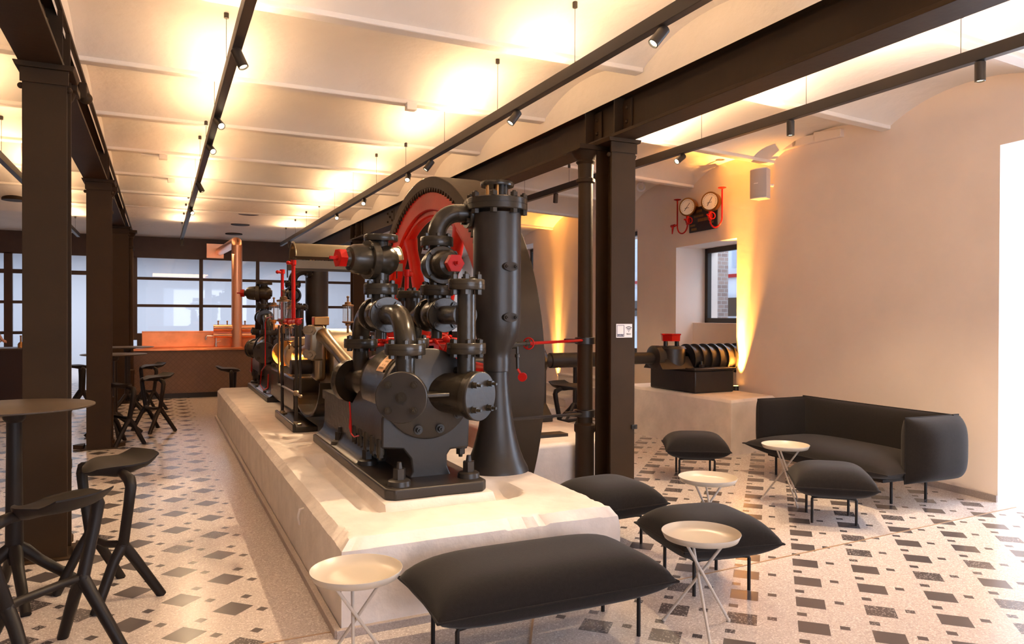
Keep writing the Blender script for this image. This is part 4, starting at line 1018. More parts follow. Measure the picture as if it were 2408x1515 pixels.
# ================================================================== WALL OBJECTS
# two gauges on an iron plate
gp = thing('gauge_board', 'two brass gauges with red pipes on a black plate on the right wall', 'gauge', wp(4.4, 3.0, -.02), 0, world=True)
s0, z0 = wall_st(1624, 550); s1, z1 = wall_st(1690, 477)
zt_l = wall_st(1624, 492)[1]
zb, ztop = wall_st(1657, 543)[1], wall_st(1657, 484)[1]
zc_ = 3.0
plt = MB().prism([wp(s0, zb, -.03), wp(s1, zb, -.03), wp(s1, ztop, -.03), wp(s0, ztop, -.03)], WN * .02)
pt = build('iron_plate', plt, 'black_iron', gp, bevel=.01)
import math as _m
for r_, (a, b_, zz, hh_) in enumerate(((.12, .5, .82, .035), (.2, .55, .62, .03), (.34, .74, .45, .045), (.05, .25, .28, .03), (.75, .9, .28, .03), (.1, .3, .12, .035))):
    mb = MB(); n_ = int(6 + 8 * (b_ - a))
    for k in range(n_):
        q = a + (b_ - a) * k / n_; sA = s0 + (s1 - s0) * q; sB = sA + (s1 - s0) * (b_ - a) / n_ * .55; zq = zb + (ztop - zb) * zz
        mb.prism([wp(sA, zq - hh_ / 2, -.034), wp(sB, zq - hh_ / 2, -.034), wp(sB, zq + hh_ / 2, -.034), wp(sA, zq + hh_ / 2, -.034)], WN * .003)
    build('raised_lettering', mb, 'letter', pt, smooth=False)
for px, py, sgn in ((1617, 487, 1), (1670, 474, 0)):
    s_, z_ = wall_st(px, py)
    fc = (V(-.93, -.37, 0)).normalized()   # dial faces the camera side
    c = at_x(px, py, wp(s_, z_).x - .16)
    g = build('gauge_case', MB().lathe(c - fc * .09, fc, [(0, .115), (.01, .128), (.085, .128), (.092, .135), (.10, .135), (.102, .115)], n=40), 'brass', gp)
    build('dial', MB().cyl(c + fc * .009, c + fc * .014, .113, n=36), 'dial', g)
    _, u, v = basis(fc); mk = MB()
    for k in range(19):
        a = math.radians(-130 + k * 14.4); dr_ = v * math.cos(a) + u * math.sin(a); mk.bar(c + fc * .0155 + dr_ * .088, c + fc * .0155 + dr_ * .104, .004, .002, up=fc)
    build('scale_marks', mk, 'ink', g, smooth=False)
    a = math.radians(38 if sgn else 32); dr_ = v * math.cos(a) + u * math.sin(a)
    build('needle', MB().bar(c + fc * .017 - dr_ * .07, c + fc * .017 + dr_ * .07, .006, .002, up=fc).bar(c + fc * .016 - u * .04 - v * .02, c + fc * .016 + u * .03 - v * .012, .005, .002, up=fc), 'ink', g, smooth=False)
    xx = c.x - .0; yy = c.y
    b0 = c - V(0, 0, .13)
    build('stop_cock', MB().cyl(b0, b0 - V(0, 0, .13), .022, n=12).cyl(b0 - V(0, 0, .06) - fc * .03, b0 - V(0, 0, .06) + fc * .09, .012, n=10).torus(b0 - V(0, 0, .07) - WD * .05, WD, .045, .009, n=24, m=8).lathe(b0 - V(0, 0, .10), (0, 0, 1), [(0, .03), (.02, .036), (.05, .036), (.07, .02)], n=6), 'red', gp)
    side = WD * (.27 if sgn else -.27)
    bt = b0 - V(0, 0, .12); pts = [bt]
    for k in range(1, 13):
        a = PI * k / 12; pts.append(bt + side * (1 - math.cos(a)) / 2 - V(0, 0, .12 * math.sin(a)))
    top = bt + side + V(0, 0, .38); pts += [bt + side + V(0, 0, .1), top]
    build('red_syphon_pipe', MB().tube(pts, .011, n=10).lathe(top, (0, 0, 1), [(0, .02), (.012, .055), (.02, .055), (.028, .02)], n=20), 'red', gp)
    if sgn:
        q = bt + side + V(0, 0, .02); build('test_cock', MB().cyl(q, q + WD * .12, .012, n=10).cyl(q + WD * .07, q + WD * .16, .022, n=12).tube([q + WD * .12, q + WD * .13 - V(0, 0, .06), q + WD * .14 - V(0, 0, .12)], [.018, .014, .008], n=10), 'red', gp)
# loudspeaker
s_, z_ = wall_st(1818, 436)
sp = thing('wall_speaker', 'white box loudspeaker high on the right wall near the gauges', 'loudspeaker', wp(s_, z_, -.06), 0, world=True)
fc = V(-.96, -.28, 0).normalized(); rt = V(-fc.y, fc.x, 0) * 1
c = wp(s_, z_, -.16)
hw, hh = .11, .185
box = []; mb = MB()
front = [c + rt * (t * hw) + fc * (.10 + .028 * (1 - t * t)) for t in (-1, -.75, -.5, -.25, 0, .25, .5, .75, 1)]
back = [c + rt * (hw * .72) - fc * .05, c - rt * (hw * .72) - fc * .05]
poly = [p - V(0, 0, hh) for p in front + back]
build('cabinet', MB().prism(poly, (0, 0, 2 * hh)), 'white_plastic', sp, bevel=.006, angle=30)
gm = MB(); n = len(front); vs = [p + fc * .004 + V(0, 0, z) for z in (-hh + .012, hh - .012) for p in front]
gm.add(vs, [(i, i + 1, n + i + 1, n + i) for i in range(n - 1)]); build('grille', gm, 'grille', sp)
build('logo_badge', MB().bar(c + fc * .135 + rt * .02, c + fc * .132 - rt * .04, .004, .012), 'white_plastic', sp, smooth=False)
build('wall_bracket', MB().cyl(c - fc * .04, wp(s_, z_, 0), .02, n=12), 'white_plastic', sp)
for z in (-.12, .13): build('slot', MB().box((0, 0, 0), (0.001, .001, .001)).bar(c - rt * (hw * .9) + fc * .07 + V(0, 0, z), c - rt * (hw * .8) + fc * .0 + V(0, 0, z), .004, .008), 'ink', sp, smooth=False)
# lifting hook on the ceiling
c = at_y(1507, 412, 9.6)
hkk = MB().lathe(c + V(0, 0, 0), (0, 0, 1), [(0, .05), (.12, .05)], n=16).torus(c - V(0, 0, .06), (1, .3, 0), .06, .02, n=20, m=8).torus(c - V(0, 0, .19), (.3, 1, 0), .06, .02, n=20, m=8).box((c.x - .05, c.y - .05, c.z + .1), (c.x + .12, c.y + .05, c.z + .35))
tag(build('ceiling_hook', hkk, 'white_plastic'), 'white painted lifting hook hanging from the ceiling right of the wide column', 'hook')
# ragged end of an old beam pocket above the speaker
pk = MB(); q0 = wp(*(wall_st(1985, 325)[0], 0)); 
for a, b_ in (((1810, 366), (1880, 345)), ((1870, 348), (1925, 335)), ((1920, 336), (1985, 322))):
    (sa, za), (sb, zb_) = wall_st(*a), wall_st(*b_); pk.prism([wp(sa, za, -.05), wp(sb, zb_, -.05), wp(sb, zb_ + .09, -.05), wp(sa, za + .12, -.05)], WN * .2)
tag(build('old_beam_end', pk, 'plaster', bevel=.01), 'plastered stub of an old beam where the right wall meets the ceiling', 'beam')
# small white detector boxes on the ceiling
for px, py, lb in ((967, 252, 'small white conduit box on a ceiling rib above the flywheel'), (384, 370, 'flat white junction box, nearer of two by the left girder'), (403, 425, 'flat white junction box, farther of two by the left girder')):
    q = at_z(px, py, 3.63); t = thing('junction_box', lb, 'junction box', q, 0, 'white boxes on the ceiling ribs', world=True)
    build('box', MB().box((q.x - .05, q.y - .03, q.z - .03), (q.x + .05, q.y + .05, q.z + .04)), 'ceiling', t, bevel=.004)
    build('conduit', MB().cyl((q.x, q.y, q.z + .01), (q.x - .25 if px < 900 else q.x - .06, q.y, q.z + .01), .012, n=8), 'ceiling', t)
for px, py, lb in ((585, 507, 'round dark ceiling speaker, nearest of three in the far bay'), (565, 530, 'round dark ceiling speaker, middle of three in the far bay'), (550, 549, 'round dark ceiling speaker, farthest of three in the far bay'), (35, 470, 'round dark ceiling speaker left of the left columns')):
    q = at_z(px, py, 3.66); zz = ceil_z(q.y)
    tag(build('ceiling_speaker', MB().cyl((q.x, q.y, zz - .02), (q.x, q.y, zz + .05), .20, n=32), 'steel'), lb, 'speaker', 'ceiling speakers')
# block and ball standing for the capital of the slim round column
q = at_x(185, 215, -.56); al = thing('capital_piece', 'grey piece standing for the round column capital by the first left column', 'alarm', q, 0, world=True)
build('capital_block', MB().box((q.x, q.y - .06, q.z - .06), (q.x + .06, q.y + .08, q.z + .06)), 'steel', al, bevel=.01); build('capital_ball', MB().sphere(q + V(.05, -.01, -.05), .045), 'steel', al)
# wifi notice on the wide column
nt_ = thing('wifi_notice', 'small white wifi notice stuck on the wide steel column', 'sign', (3.83, 5.64, 1.5), 0, world=True)
A = at_y(1448.5, 762, 5.648); B = at_y(1486, 794, 5.648)
yy = 5.646; nt_.location = (A.x, yy, B.z); nt_['_o'] = (A.x, yy, B.z)
W_, H_ = B.x - A.x, A.z - B.z
build('sheet', MB().box((A.x, yy - .002, B.z), (B.x, yy + .001, A.z)), 'white_plastic', nt_, smooth=False)
def nrect(u0, u1, v0, v1, m, nm, d=.003): return build(nm, MB().box((A.x + W_ * u0, yy - d, A.z - H_ * v1), (A.x + W_ * u1, yy - d + .0005, A.z - H_ * v0)), m, nt_, smooth=False)
fm = MB()
for u0, u1, v0, v1 in ((.04, .50, .10, .13), (.04, .065, .10, .9), (.475, .50, .10, .9), (.04, .50, .74, .92)): fm.box((A.x + W_ * u0, yy - .003, A.z - H_ * v1), (A.x + W_ * u1, yy - .0025, A.z - H_ * v0))
build('frame_print', fm, 'ink_blue', nt_, smooth=False)
R90 = Matrix.Rotation(PI / 2, 4, 'X')
text('SCAN ME', H_ * .15, 'white_plastic', nt_, Matrix.Translation(V(W_ * .27, -.0045, H_ * .17)) @ R90, 'scan_me_lettering')
text('Wi-Fi', H_ * .17, 'ink', nt_, Matrix.Translation(V(W_ * .77, -.004, H_ * .25)) @ R90, 'wifi_lettering')
ic = MB(); cc = V(A.x + W_ * .78, yy - .003, A.z - H_ * .56)
for r in (.10, .20, .30):
    r *= H_ * 1.1; aa = [cc + V(math.cos(t), 0, math.sin(t)) * r for t in [math.radians(45 + 90 * k / 10) for k in range(11)]]; bb_ = [cc + V(math.cos(t), 0, math.sin(t)) * (r + H_ * .05) for t in [math.radians(45 + 90 * k / 10) for k in range(11)]]
    ic.add(aa + bb_, [(i, i + 1, 12 + i, 11 + i) for i in range(10)])
ic.cyl(cc + V(0, 0, 0), cc + V(0, -.0005, 0), H_ * .035, n=14); build('wifi_symbol', ic, 'ink', nt_, smooth=False)
q = at_y(1488, 1004, 5.65); tag(build('cable_clip', MB().box((q.x - .02, 5.635, q.z - .02), (q.x + .04, 5.65, q.z + .02)).cyl((q.x, 5.63, q.z), (q.x, 5.64, q.z), .008, n=8).cyl((q.x + .02, 5.63, q.z), (q.x + .02, 5.64, q.z), .008, n=8), 'paint_flat'), 'small bolted bracket low on the wide steel column', 'bracket')

# amber uplighters washing the right wall
def amber(label, s, z, d, pw, tiltd, an):
    c = wp(s, z, d); t = thing('wall_uplighter', label, 'lamp', c, 0, 'amber wall uplighters', world=True)
    build('housing', MB().cyl(c, c + V(0, 0, .06), .04, n=20), 'black_iron', t); build('lamp_lens', MB().cyl(c + V(0, 0, .06), c + V(0, 0, .063), .034, n=20), 'orange_lamp', t)
    for pwr, ang in ((pw, an), (pw * .35, 48)):
        l = spot('lamp', c, (0, 0, 1), pwr, (1, .42, .07), ang, 1.0, .03); l.parent = t; l.location = (0, 0, .07); l.rotation_euler = (V(0, 0, 1) + WN * tiltd).to_track_quat('-Z', 'Y').to_euler()
amber('amber uplighter at the niche edge beside the shaft coupling', sG0 - .10, .645, -.085, 2600, .035, 20)
amber('amber uplighter at the foot of the far right wall', wall_st(1312, 900)[0], .02, -.14, 1600, .035, 18)
amber('amber uplighter on the far right wall beyond the flywheel', s4 - .9 + 3.6, .02, -.14, 300, .05, 24)

# ================================================================== FURNITURE
def pillow(cx, cy, cz, sx, sy, up, dn, pinch=.06, ex=3.2, n=22, m=None, flat=0.0):
    """stuffed cushion: seam at z=cz, bulging up and down, corners drawn out"""
    mb = MB()
    def pt(u, v, s):
        # outline slightly hollowed between the corners
        k = 1 - pinch * (1 - abs(v) ** 2) * (abs(u) ** 2) * .6; l = 1 - pinch * (1 - abs(u) ** 2) * (abs(v) ** 2) * .6
        rc = .10; uu, vv = u, v
        fall = max(0.0, (1 - abs(u) ** ex)) ** .5 * max(0.0, (1 - abs(v) ** ex)) ** .5
        return (cx + sx * uu * k, cy + sy * vv * l, cz + (up if s > 0 else -dn) * fall)
    N = n
    def g(i): t = -1 + 2 * i / N; return math.sin(t * PI / 2) * .55 + t * .45
    for s in (1, -1):
        o = len(mb.v)
        for i in range(N + 1):
            for j in range(N + 1): mb.v.append(pt(g(i), g(j), s))
        for i in range(N):
            for j in range(N):
                q = (o + i * (N + 1) + j, o + (i + 1) * (N + 1) + j, o + (i + 1) * (N + 1) + j + 1, o + i * (N + 1) + j + 1)
                mb.f.append(q if s > 0 else q[::-1])
    return mb
def piping(cx, cy, cz, sx, sy, pinch=.06, r=.006):
    pts = []
    for u0, v0, u1, v1 in ((-1, -1, 1, -1), (1, -1, 1, 1), (1, 1, -1, 1), (-1, 1, -1, -1)):
        for i in range(16):
            u = u0 + (u1 - u0) * i / 16; v = v0 + (v1 - v0) * i / 16
            k = 1 - pinch * (1 - v * v) * u * u * .6; l = 1 - pinch * (1 - u * u) * v * v * .6
            pts.append((cx + sx * u * k, cy + sy * v * l, cz))
    pts.append(pts[0]); return MB().tube(pts, r, n=8)
def ottoman(label, loc, rot, L=.66, D=.66, grp='charcoal pillow ottomans', nm='ottoman'):
    t = thing(nm, label, nm, loc, rot, grp)
    build('cushion', pillow(0, 0, .30, L / 2, D / 2, .145, .10, .05, 3.6 if L < 1 else 4.6), 'fabric', t, angle=80)
    build('piping', piping(0, 0, .30, L / 2, D / 2, .05), 'fabric', t)
    fx, fy = L / 2 - .14, D / 2 - .14
    build('base_frame', MB().box((-fx, -fy, .195), (fx, fy, .215)), 'black_plastic', t, smooth=False)
    for sx in (-1, 1):
        for sy in (-1, 1): build('leg', MB().tube([(sx * (fx - .04), sy * fy, .205), (sx * (fx - .005), sy * fy, .20), (sx * fx, sy * fy, .19), (sx * fx, sy * fy, 0)], .0105, n=10), 'black_plastic', t)
    return t
ottoman('long charcoal cushioned bench in the foreground before the plinth', (1.69, 3.23, 0), math.radians(-1), 1.25, .62, None, 'bench')
ottoman('large charcoal pillow ottoman behind the front right tray table', (2.98, 3.50, 0), math.radians(-10), .64, .64)
ottoman('charcoal pillow ottoman half hidden behind the plinth corner', (2.90, 4.46, 0), math.radians(2), .62, .62)
ottoman('charcoal pillow ottoman in front of the coupling plinth, farthest back', (4.88, 5.90, 0), math.radians(-33), .62, .62)
ottoman('grey-lit charcoal pillow ottoman in front of the sofa, nearest the daylight', (4.83, 4.19, 0), math.radians(-40), .60, .60)

# sofa
sf = thing('sofa', 'charcoal wool sofa with wrap-around padded back by the right wall', 'sofa', (5.93, 4.94, 0), math.radians(-2.0))
build('seat_cushion', pillow(-.10, .0, .31, .43, .86, .12, .12, .04), 'fabric', sf, angle=80)
build('piping', piping(-.10, .0, .31, .43, .86, .04), 'fabric', sf)
def panel(name, p0, p1, th_, z0, z1, parent):
    """upright padded panel from p0 to p1 (xy), seam all round its rim"""
    p0 = V(p0[0], p0[1], 0); p1 = V(p1[0], p1[1], 0); L_ = (p1 - p0).length; d = (p1 - p0).normalized(); nn = V(-d.y, d.x, 0)
    src = pillow(0, 0, 0, L_ / 2, (z1 - z0) / 2, th_ * .62, th_ * .38, .02, 3.6)
    mb = MB(); c = (p0 + p1) / 2 + V(0, 0, (z0 + z1) / 2)
    mb.v = [tuple(c + d * v[0] + V(0, 0, v[1]) + nn * v[2]) for v in src.v]; mb.f = src.f
    o = build(name, mb, 'fabric', parent, angle=80, off=(0, 0, 0))
    sp_ = piping(0, 0, 0, L_ / 2, (z1 - z0) / 2, .02, .006); pm = MB(); pm.v = [tuple(c + d * v[0] + V(0, 0, v[1]) + nn * v[2]) for v in sp_.v]; pm.f = sp_.f
    build('piping', pm, 'fabric', o, off=(0, 0, 0)); return o
panel('backrest', (.27, .84), (.27, -.86), .24, .24, .77, sf)
panel('armrest', (-.36, .83), (.33, .83), .20, .26, .76, sf)
panel('armrest', (.36, -.84), (-.30, -.84), .30, .22, .77, sf)
build('base_frame', MB().box((-.36, -.68, .2), (.22, .68, .225)), 'black_plastic', sf, smooth=False)
for x, y in ((-.27, .66), (-.21, -.64), (.20, .66), (.22, -.64)): build('leg', MB().tube([(x + .03, y, .21), (x, y, .20), (x, y, 0)], .012, n=10), 'black_plastic', sf)

# tray tables
def tray(label, loc, rot, R=.20, Hh=.50):
    t = thing('tray_table', label, 'side table', loc, rot, 'round tray side tables')
    build('tray_top', MB().lathe((0, 0, Hh - .03), (0, 0, 1), [(-.004, R * .80), (.0, R * .93), (.03, R), (.032, R - .001), (.03, R - .005), (.005, R * .90), (.004, R * .5), (.004, 0.001)], n=56), 'cream', t, angle=60)
    for k in range(3):
        a = 2 * PI * k / 3; b_ = a + PI * .98
        tp = V(math.cos(a) * R * .62, math.sin(a) * R * .62, Hh - .035); bt = V(math.cos(b_) * R * .98, math.sin(b_) * R * .98, 0.006)
        sh_ = V(math.cos(a + PI / 2), math.sin(a + PI / 2), 0) * .010
        build('leg', MB().cyl(tp + sh_, bt + sh_, .0075, n=12).cyl(bt + sh_ - V(0, 0, .006), bt + sh_ + V(0, 0, .008), .010, n=10), 'cream_leg', t)
    return t
t1 = tray('cream tray table front left, at the plinth corner', (.775, 3.185, 0), math.radians(-40))
grp = 'round tray side tables'
dup(t1, (2.51, 2.985, 0), math.radians(70), 'cream tray table right of the bench, before the large ottoman', grp)
dup(t1, (3.42, 4.0, 0), math.radians(100), 'cream tray table in the middle of the four ottomans', grp)
dup(t1, (4.92, 4.75, 0), math.radians(80), 'cream tray table beside the left end of the sofa', grp)

# bar stools
def skin(name, verts, edges, radii, m, parent, root=0, sub=2, scale=None):
    me = bpy.data.meshes.new(name); me.from_pydata([tuple(v) for v in verts], edges, [])
    o = bpy.data.objects.new(name, me); COL.objects.link(o); o.parent = parent; me.materials.append(M[m])
    a = o.modifiers.new('skin', 'SKIN'); a.use_smooth_shade = True
    sv = me.skin_vertices[0].data
    for i, r in enumerate(radii): sv[i].radius = (r, r) if not isinstance(r, tuple) else r; sv[i].use_root = (i == root)
    b_ = o.modifiers.new('sub', 'SUBSURF'); b_.levels = sub; b_.render_levels = sub
    return o
def bar_stool(label, loc, rot, grp='black bar stools'):
    t = thing('bar_stool', label, 'bar stool', loc, rot, grp)
    # local frame: legs at x = +-.2, lip of the seat towards +y
    mb = MB(); NU, NV = 24, 14
    def top(u, v):
        # u across -1..1, v front -1 .. back 1
        tt = (v + 1) / 2
        wdt = .085 + .115 * math.sin(min(1, tt * 1.9) * PI / 2) - .045 * max(0, tt - .5) * 2
        x = u * wdt; y = -.135 + .345 * tt + .035 * (1 - u * u) * max(0, v) + .03 * u * u * max(0, -v)
        z = .768 - .022 * (1 - u * u) * (1 - max(0, v)) + .045 * max(0, v - .55) ** 1.3 * 2.2 - .02 * max(0, -v) ** 2
        return x, y, z
    for s in (0, 1):
        o = len(mb.v)
        for i in range(NU + 1):
            for j in range(NV + 1):
                u = -1 + 2 * i / NU; v = -1 + 2 * j / NV; x, y, z = top(u, v)
                e = (1 - abs(u) ** 4) * (1 - abs(v) ** 4)
                if s: z -= .008 + .028 * e ** .5 + .03 * e ** .3 * math.exp(-((abs(x) - .15) / .06) ** 2 - ((y + .02) / .10) ** 2)
                mb.v.append((x, y, z))
        for i in range(NU):
            for j in range(NV):
                q = (o + i * (NV + 1) + j, o + (i + 1) * (NV + 1) + j, o + (i + 1) * (NV + 1) + j + 1, o + i * (NV + 1) + j + 1); mb.f.append(q[::-1] if s else q)
    n1 = (NU + 1) * (NV + 1)
    rim = [i * (NV + 1) for i in range(NU + 1)] + [NU * (NV + 1) + j for j in range(1, NV + 1)] + [i * (NV + 1) + NV for i in range(NU - 1, -1, -1)] + [j for j in range(NV - 1, 0, -1)]
    for a in range(len(rim)): b_ = (a + 1) % len(rim); mb.f.append((rim[a], rim[b_], rim[b_] + n1, rim[a] + n1))
    build('seat', mb, 'black_plastic', t, angle=50)
    fm = MB()
    for s in (-1, 1):
        J = V(s * .195, -.015, .33)
        fm.tube([(s * .12, .0, .718), (s * .19, -.01, .722), (s * .275, -.02, .703), (s * .290, -.02, .67), (s * .265, -.02, .56), J], [.018, .026, .033, .031, .029, .030], n=8)
        fm.sphere(J, .033, n=10, m=8)
        for q in (-1, 1): fm.tube([J, (s * .20, -.015 + q * .05, .255), (s * .235, q * .185, 0.0)], [.031, .029, .026], n=8)
    fm.tube([(-.195, -.015, .335), (-.1, -.055, .325), (.1, -.055, .325), (.195, -.015, .335)], .021, n=8)
    build('leg_frame', fm, 'black_plastic', t, angle=60, off=(0, 0, 0))
    return t
SR = math.radians
stB = bar_stool('black moulded bar stool beside the first left column, right of the pair', (-.262, 4.79, 0), math.atan2(.88, -.475) - 0)
def stool_rot(ex): return math.atan2(ex[1], ex[0])
G = 'black bar stools'
# local x axis = leg to leg; +y = seat lip
stB.rotation_euler.z = math.atan2(-.88, .475)
dup(stB, (-.455, 3.95, 0), SR(-132), 'black moulded bar stool at the bottom left corner, nearest the camera', G)
FS = [((352, 858), -65, 'black bar stool before the counter, farther of the pair right of the left columns'), ((362, 884), -62, 'black bar stool before the counter, nearer of the pair right of the left columns'),
      ((282, 900), 120, 'black bar stool half hidden behind the second left column'), ((190, 858), 100, 'black bar stool seen between the first and second left columns'), ((545, 874), 80, 'black bar stool peeping out behind the far left end of the plinth'),
      ((1325, 907), 20, 'black bar stool seen between the flywheel and the round column')]
for (px, py), r, lb in FS:
    q = at_z(px, py, .77)
    if px == 545: q = at_y(px, py, 12.7)
    if px == 1325: q = V(4.60, 7.95, 0)
    dup(stB, (q.x, q.y, 0), SR(r), lb, G)
def bar_table(label, loc, R=.40, Hh=1.09):
    t = thing('bar_table', label, 'bar table', loc, .3, 'round high bar tables')
    build('table_top', MB().lathe((0, 0, Hh), (0, 0, 1), [(-.012, R - .015), (-.006, R), (0, R), (.001, R - .003)], n=64), 'table_top', t)
    build('post', MB().lathe((0, 0, 0), (0, 0, 1), [(.20, .03), (.3, .045), (.9, .038), (1.0, .038), (1.02, .055), (1.05, .058), (1.06, .12), (Hh - .013, .14)], n=24), 'black_plastic', t)
    for k in range(4):
        a = k * PI / 2; d = V(math.cos(a), math.sin(a), 0)
        build('leg', MB().tube([V(0, 0, .30) + d * .01, V(0, 0, .27) + d * .05, V(0, 0, .20) + d * .12, V(0, 0, .012) + d * .34], [.034, .036, .03, .026], n=12), 'black_plastic', t)
    return t
bt = bar_table('high round brown bar table at the left edge, nearest the camera', (-.74, 4.95, 0))
G2 = 'round high bar tables'
q = at_z(268, 833, 1.09); dup(bt, (q.x, q.y, 0), .2, 'high round bar table behind the second left column, nearer of the far pair', G2)
q = at_z(300, 816, 1.09); dup(bt, (q.x, q.y, 0), .8, 'high round bar table behind the second left column, farther of the far pair', G2)
q = at_z(1352, 988, 0); d_ = dup(bt, (q.x, q.y, 0), .5, 'high bar table post and base seen left of the round column', G2); d_.scale = (.8, .8, .875)

# ================================================================== COPPER COUNTER
YC = 15.75
bc_ = thing('bar_counter', 'copper topped bar counter with brown tiled front at the far end', 'counter', (1.5, 16.1, 0))
x0, x1 = -.50, 3.5
def L(p): return (p[0], p[1], p[2])
bc_['_o'] = (1.5, 16.1, 0)
build('tiled_front', MB().box((x0, YC, .10), (x1, 16.45, .93)), 'tiles', bc_, smooth=False)
build('toe_kick', MB().box((x0 + .03, YC + .04, 0), (x1, 16.4, .10)), 'black_iron', bc_, smooth=False)
build('copper_top', MB().box((x0 - .03, YC - .04, .93), (x1, 16.47, .98)), 'copper', bc_, bevel=.008)
build('backsplash', MB().box((x0 + .18, 16.43, .98), (x1, 16.47, 1.29)).box((x0 + .18, 16.40, 1.27), (x1, 16.47, 1.30)), 'copper', bc_, bevel=.004)
cx = at_y(557, 700, 15.95).x
bt_ = thing('beer_tower', 'polished copper pipe beer tower with a horizontal tap rail', 'beer tap', (cx, 15.95, .98), 0, world=True)
build('upright_pipe', MB().cyl((cx, 15.95, .98), (cx, 15.95, 3.05), .105, n=36), 'copper_pipe', bt_)
build('top_elbow', MB().tube([(cx, 15.95, 2.98), (cx, 15.96, 3.05), (cx, 16.02, 3.12), (cx, 16.2, 3.14), (cx, 20.72, 3.30)], .10, n=28), 'copper_pipe', bt_)
build('wall_plate', MB().box((cx - .32, 20.70, 3.12), (cx + .10, 20.78, 3.50)), 'copper_pipe', bt_, bevel=.006)
xr0 = at_y(503, 775, 15.8).x
build('tap_rail', MB().cyl((xr0, 15.95, 1.37), (2.6, 15.95, 1.37), .065, n=28).cyl((xr0, 15.95, 1.22), (2.6, 15.95, 1.22), .05, n=28), 'copper_pipe', bt_)
for k in range(4):
    tp_ = build('tap', MB().cyl((xr0 + .09 + k * .17, 15.95, 1.42), (xr0 + .09 + k * .17, 15.95, 1.50), .012, n=10).sphere((xr0 + .09 + k * .17, 15.95, 1.50), .018), 'brass', bt_)
q = at_y(508, 815, 16.2)
fa = thing('sink_faucet', 'chrome mixer tap standing on the copper counter', 'faucet', (q.x, 16.2, .98), 0, world=True)
build('spout', MB().tube([(q.x, 16.2, .98), (q.x, 16.2, 1.17), (q.x - .03, 16.2, 1.2), (q.x - .17, 16.2, 1.2), (q.x - .19, 16.2, 1.17), (q.x - .19, 16.2, 1.12)], .013, n=12), 'chrome', fa)
build('handle', MB().tube([(q.x, 16.2, 1.06), (q.x + .09, 16.17, 1.10)], .012, n=10).cyl((q.x, 16.2, .98), (q.x, 16.2, 1.05), .025, n=16), 'chrome', fa)
cl = area('counter_light', (0.6, 16.0, 2.9), (0, 0.3, -1), 1.6, .3, 20, (1, .55, .28)); 

# dark service bar at the far left with a bottle and the person reaching over it
db = thing('service_bar', 'dark red-brown service bar at the left edge behind the first column', 'counter', (-3.2, 16.6, 0), 0, world=True)
build('body', MB().box((-4.6, 16.2, 0), (-2.25, 16.95, .97)), 'dark_wood', db, bevel=.004)
build('bar_top', MB().box((-4.65, 16.15, .97), (-2.2, 17.0, 1.0)), 'table_top', db, bevel=.003)
q = at_z(49, 825, 1.0)
bo = thing('bottle', 'small amber bottle standing on the dark service bar', 'bottle', (q.x, 16.5, 1.0), 0, world=True); qx = at_y(49, 820, 16.5).x
build('glass_body', MB().lathe((qx, 16.5, 1.0), (0, 0, 1), [(0, .05), (.06, .052), (.09, .04), (.11, .016), (.20, .014), (.21, .018), (.23, .018)], n=20), 'brass', bo)

# ---- person at the left edge, mostly outside the frame, one hand reaching over the bar
hx = at_y(14, 800, 16.35)
pr_ = thing('person', 'person in a dark shirt at the left edge reaching one hand over the service bar', 'person', (hx.x - .55, 17.25, 0))
def body(lst, edges, m, nm, root=0, sub=2):
    return skin(nm, [V(p[0], p[1], p[2]) for p in lst], edges, [p[3] if len(p) == 4 else (p[3], p[4]) for p in lst], m, pr_, root, sub)
SX = .55
bl = [(0, 0, .95, .14, .11), (0, 0, 1.15, .13, .10), (0, -.02, 1.35, .16, .10), (0, -.02, 1.46, .07, .07), (0, -.02, 1.54, .055, .055), (0, -.03, 1.62, .075, .085), (0, -.03, 1.72, .075, .085),
      (.19, -.03, 1.43, .055, .055), (.30, -.28, 1.28, .045, .045), (.42, -.62, 1.18, .034, .034), (.47, -.78, 1.15, .026, .022), (.50, -.84, 1.14, .034, .016),
      (-.19, -.03, 1.43, .055, .055), (-.24, -.12, 1.18, .045, .045), (-.16, -.40, 1.06, .033, .033), (-.12, -.52, 1.05, .03, .018),
      (.10, 0, .86, .095, .095), (.11, -.02, .48, .065, .065), (.11, 0, .09, .045, .045), (.11, -.13, .035, .042, .03),
      (-.10, 0, .86, .095, .095), (-.11, -.02, .48, .065, .065), (-.11, 0, .09, .045, .045), (-.11, -.13, .035, .042, .03)]
be = [(0, 1), (1, 2), (2, 3), (3, 4), (4, 5), (5, 6), (2, 7), (7, 8), (8, 9), (9, 10), (10, 11), (2, 12), (12, 13), (13, 14), (14, 15), (0, 16), (16, 17), (17, 18), (18, 19), (0, 20), (20, 21), (21, 22), (22, 23)]
base_n = len(bl)
for k, (ox, ln) in enumerate(((-.024, .065), (-.008, .078), (.009, .074), (.024, .058))):
    i = len(bl); bl += [(.515 + ox, -.875, 1.137, .0095, .009), (.53 + ox, -.875 - ln * .55, 1.128, .0088, .0085), (.535 + ox, -.875 - ln, 1.112 - .006 * k, .0075, .007)]
    be += [(11, i), (i, i + 1), (i + 1, i + 2)]
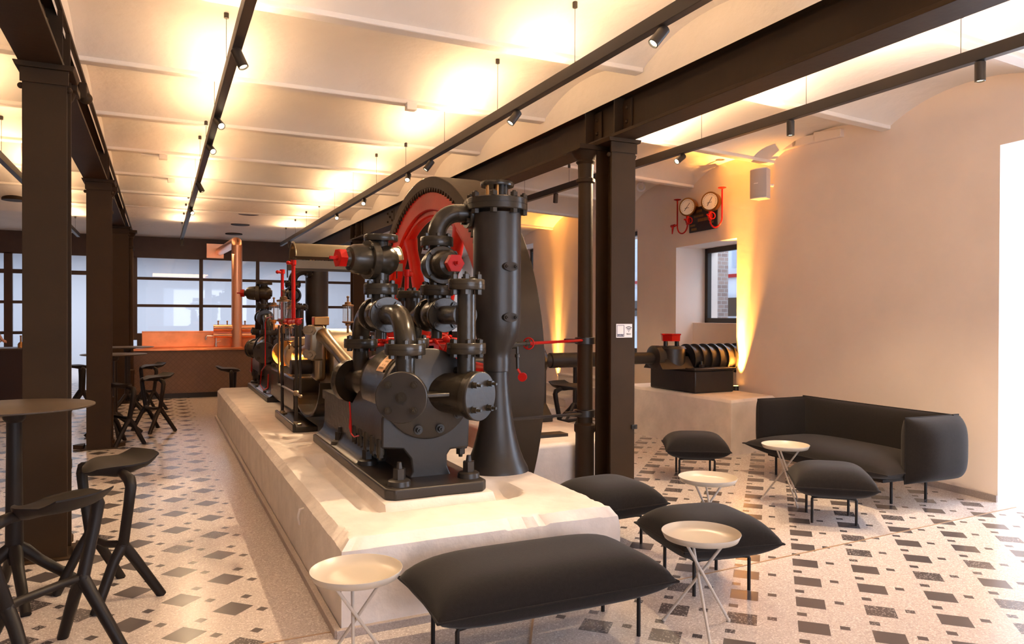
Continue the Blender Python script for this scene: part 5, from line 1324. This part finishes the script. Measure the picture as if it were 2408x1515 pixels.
i = len(bl); bl += [(.46, -.82, 1.125, .011, .011), (.455, -.865, 1.112, .009, .009)]; be += [(10, i), (i, i + 1)]
body(bl, be, 'skin', 'body')
body([(0, 0, .78, .20, .17), (0, 0, 1.0, .20, .165), (0, 0, 1.18, .19, .155), (0, -.02, 1.35, .19, .13), (0, -.02, 1.43, .12, .10), (.20, -.03, 1.42, .075, .07), (.30, -.27, 1.285, .062, .06), (.36, -.45, 1.23, .055, .055), (-.20, -.03, 1.42, .075, .07), (-.25, -.12, 1.19, .062, .06), (-.2, -.28, 1.11, .055, .055)],
     [(0, 1), (1, 2), (2, 3), (3, 4), (3, 5), (5, 6), (6, 7), (3, 8), (8, 9), (9, 10)], 'shirt', 'shirt')
body([(0, 0, .94, .165, .13), (.10, 0, .84, .115, .11), (.11, -.02, .48, .085, .085), (.11, 0, .13, .075, .075), (-.10, 0, .84, .115, .11), (-.11, -.02, .48, .085, .085), (-.11, 0, .13, .075, .075)], [(0, 1), (1, 2), (2, 3), (0, 4), (4, 5), (5, 6)], 'ink', 'trousers')
hr = MB().sphere((0, .0, 1.735), .095, (.95, 1.05, .85)); ho = build('hair', hr, 'ink', pr_)
fcm = MB().sphere((-.035, -.115, 1.67), .012).sphere((.035, -.115, 1.67), .012); build('eyes', fcm, 'ink', pr_)

# ================================================================== OUTSIDE
nb_ = thing('neighbouring_building', 'pale building with a red band across the street seen through the niche window', 'building', (13, 12, 0), 0, world=True)
struct('wall_outer_brick', MB().box((7.75, 9.06, 0), (8.14, 9.4, 4)), 'brick', smooth=False)
build('facade', MB().box((14, 0, -1), (14.4, 30, 9)), 'pale_wall', nb_, smooth=False)
for k in range(8): build('window', MB().box((13.95, 2 + k * 3.0, 2.95), (14.0, 3.4 + k * 3.0, 4.2)), 'glass', nb_, smooth=False)
build('red_band', MB().box((13.93, 0, 2.70), (14.0, 30, 2.79)), 'red', nb_, smooth=False)
build('grey_band', MB().box((13.93, 0, 1.65), (14.0, 30, 2.15)), 'steel', nb_, smooth=False)

for o in bpy.data.objects:
    if '_o' in o: del o['_o']
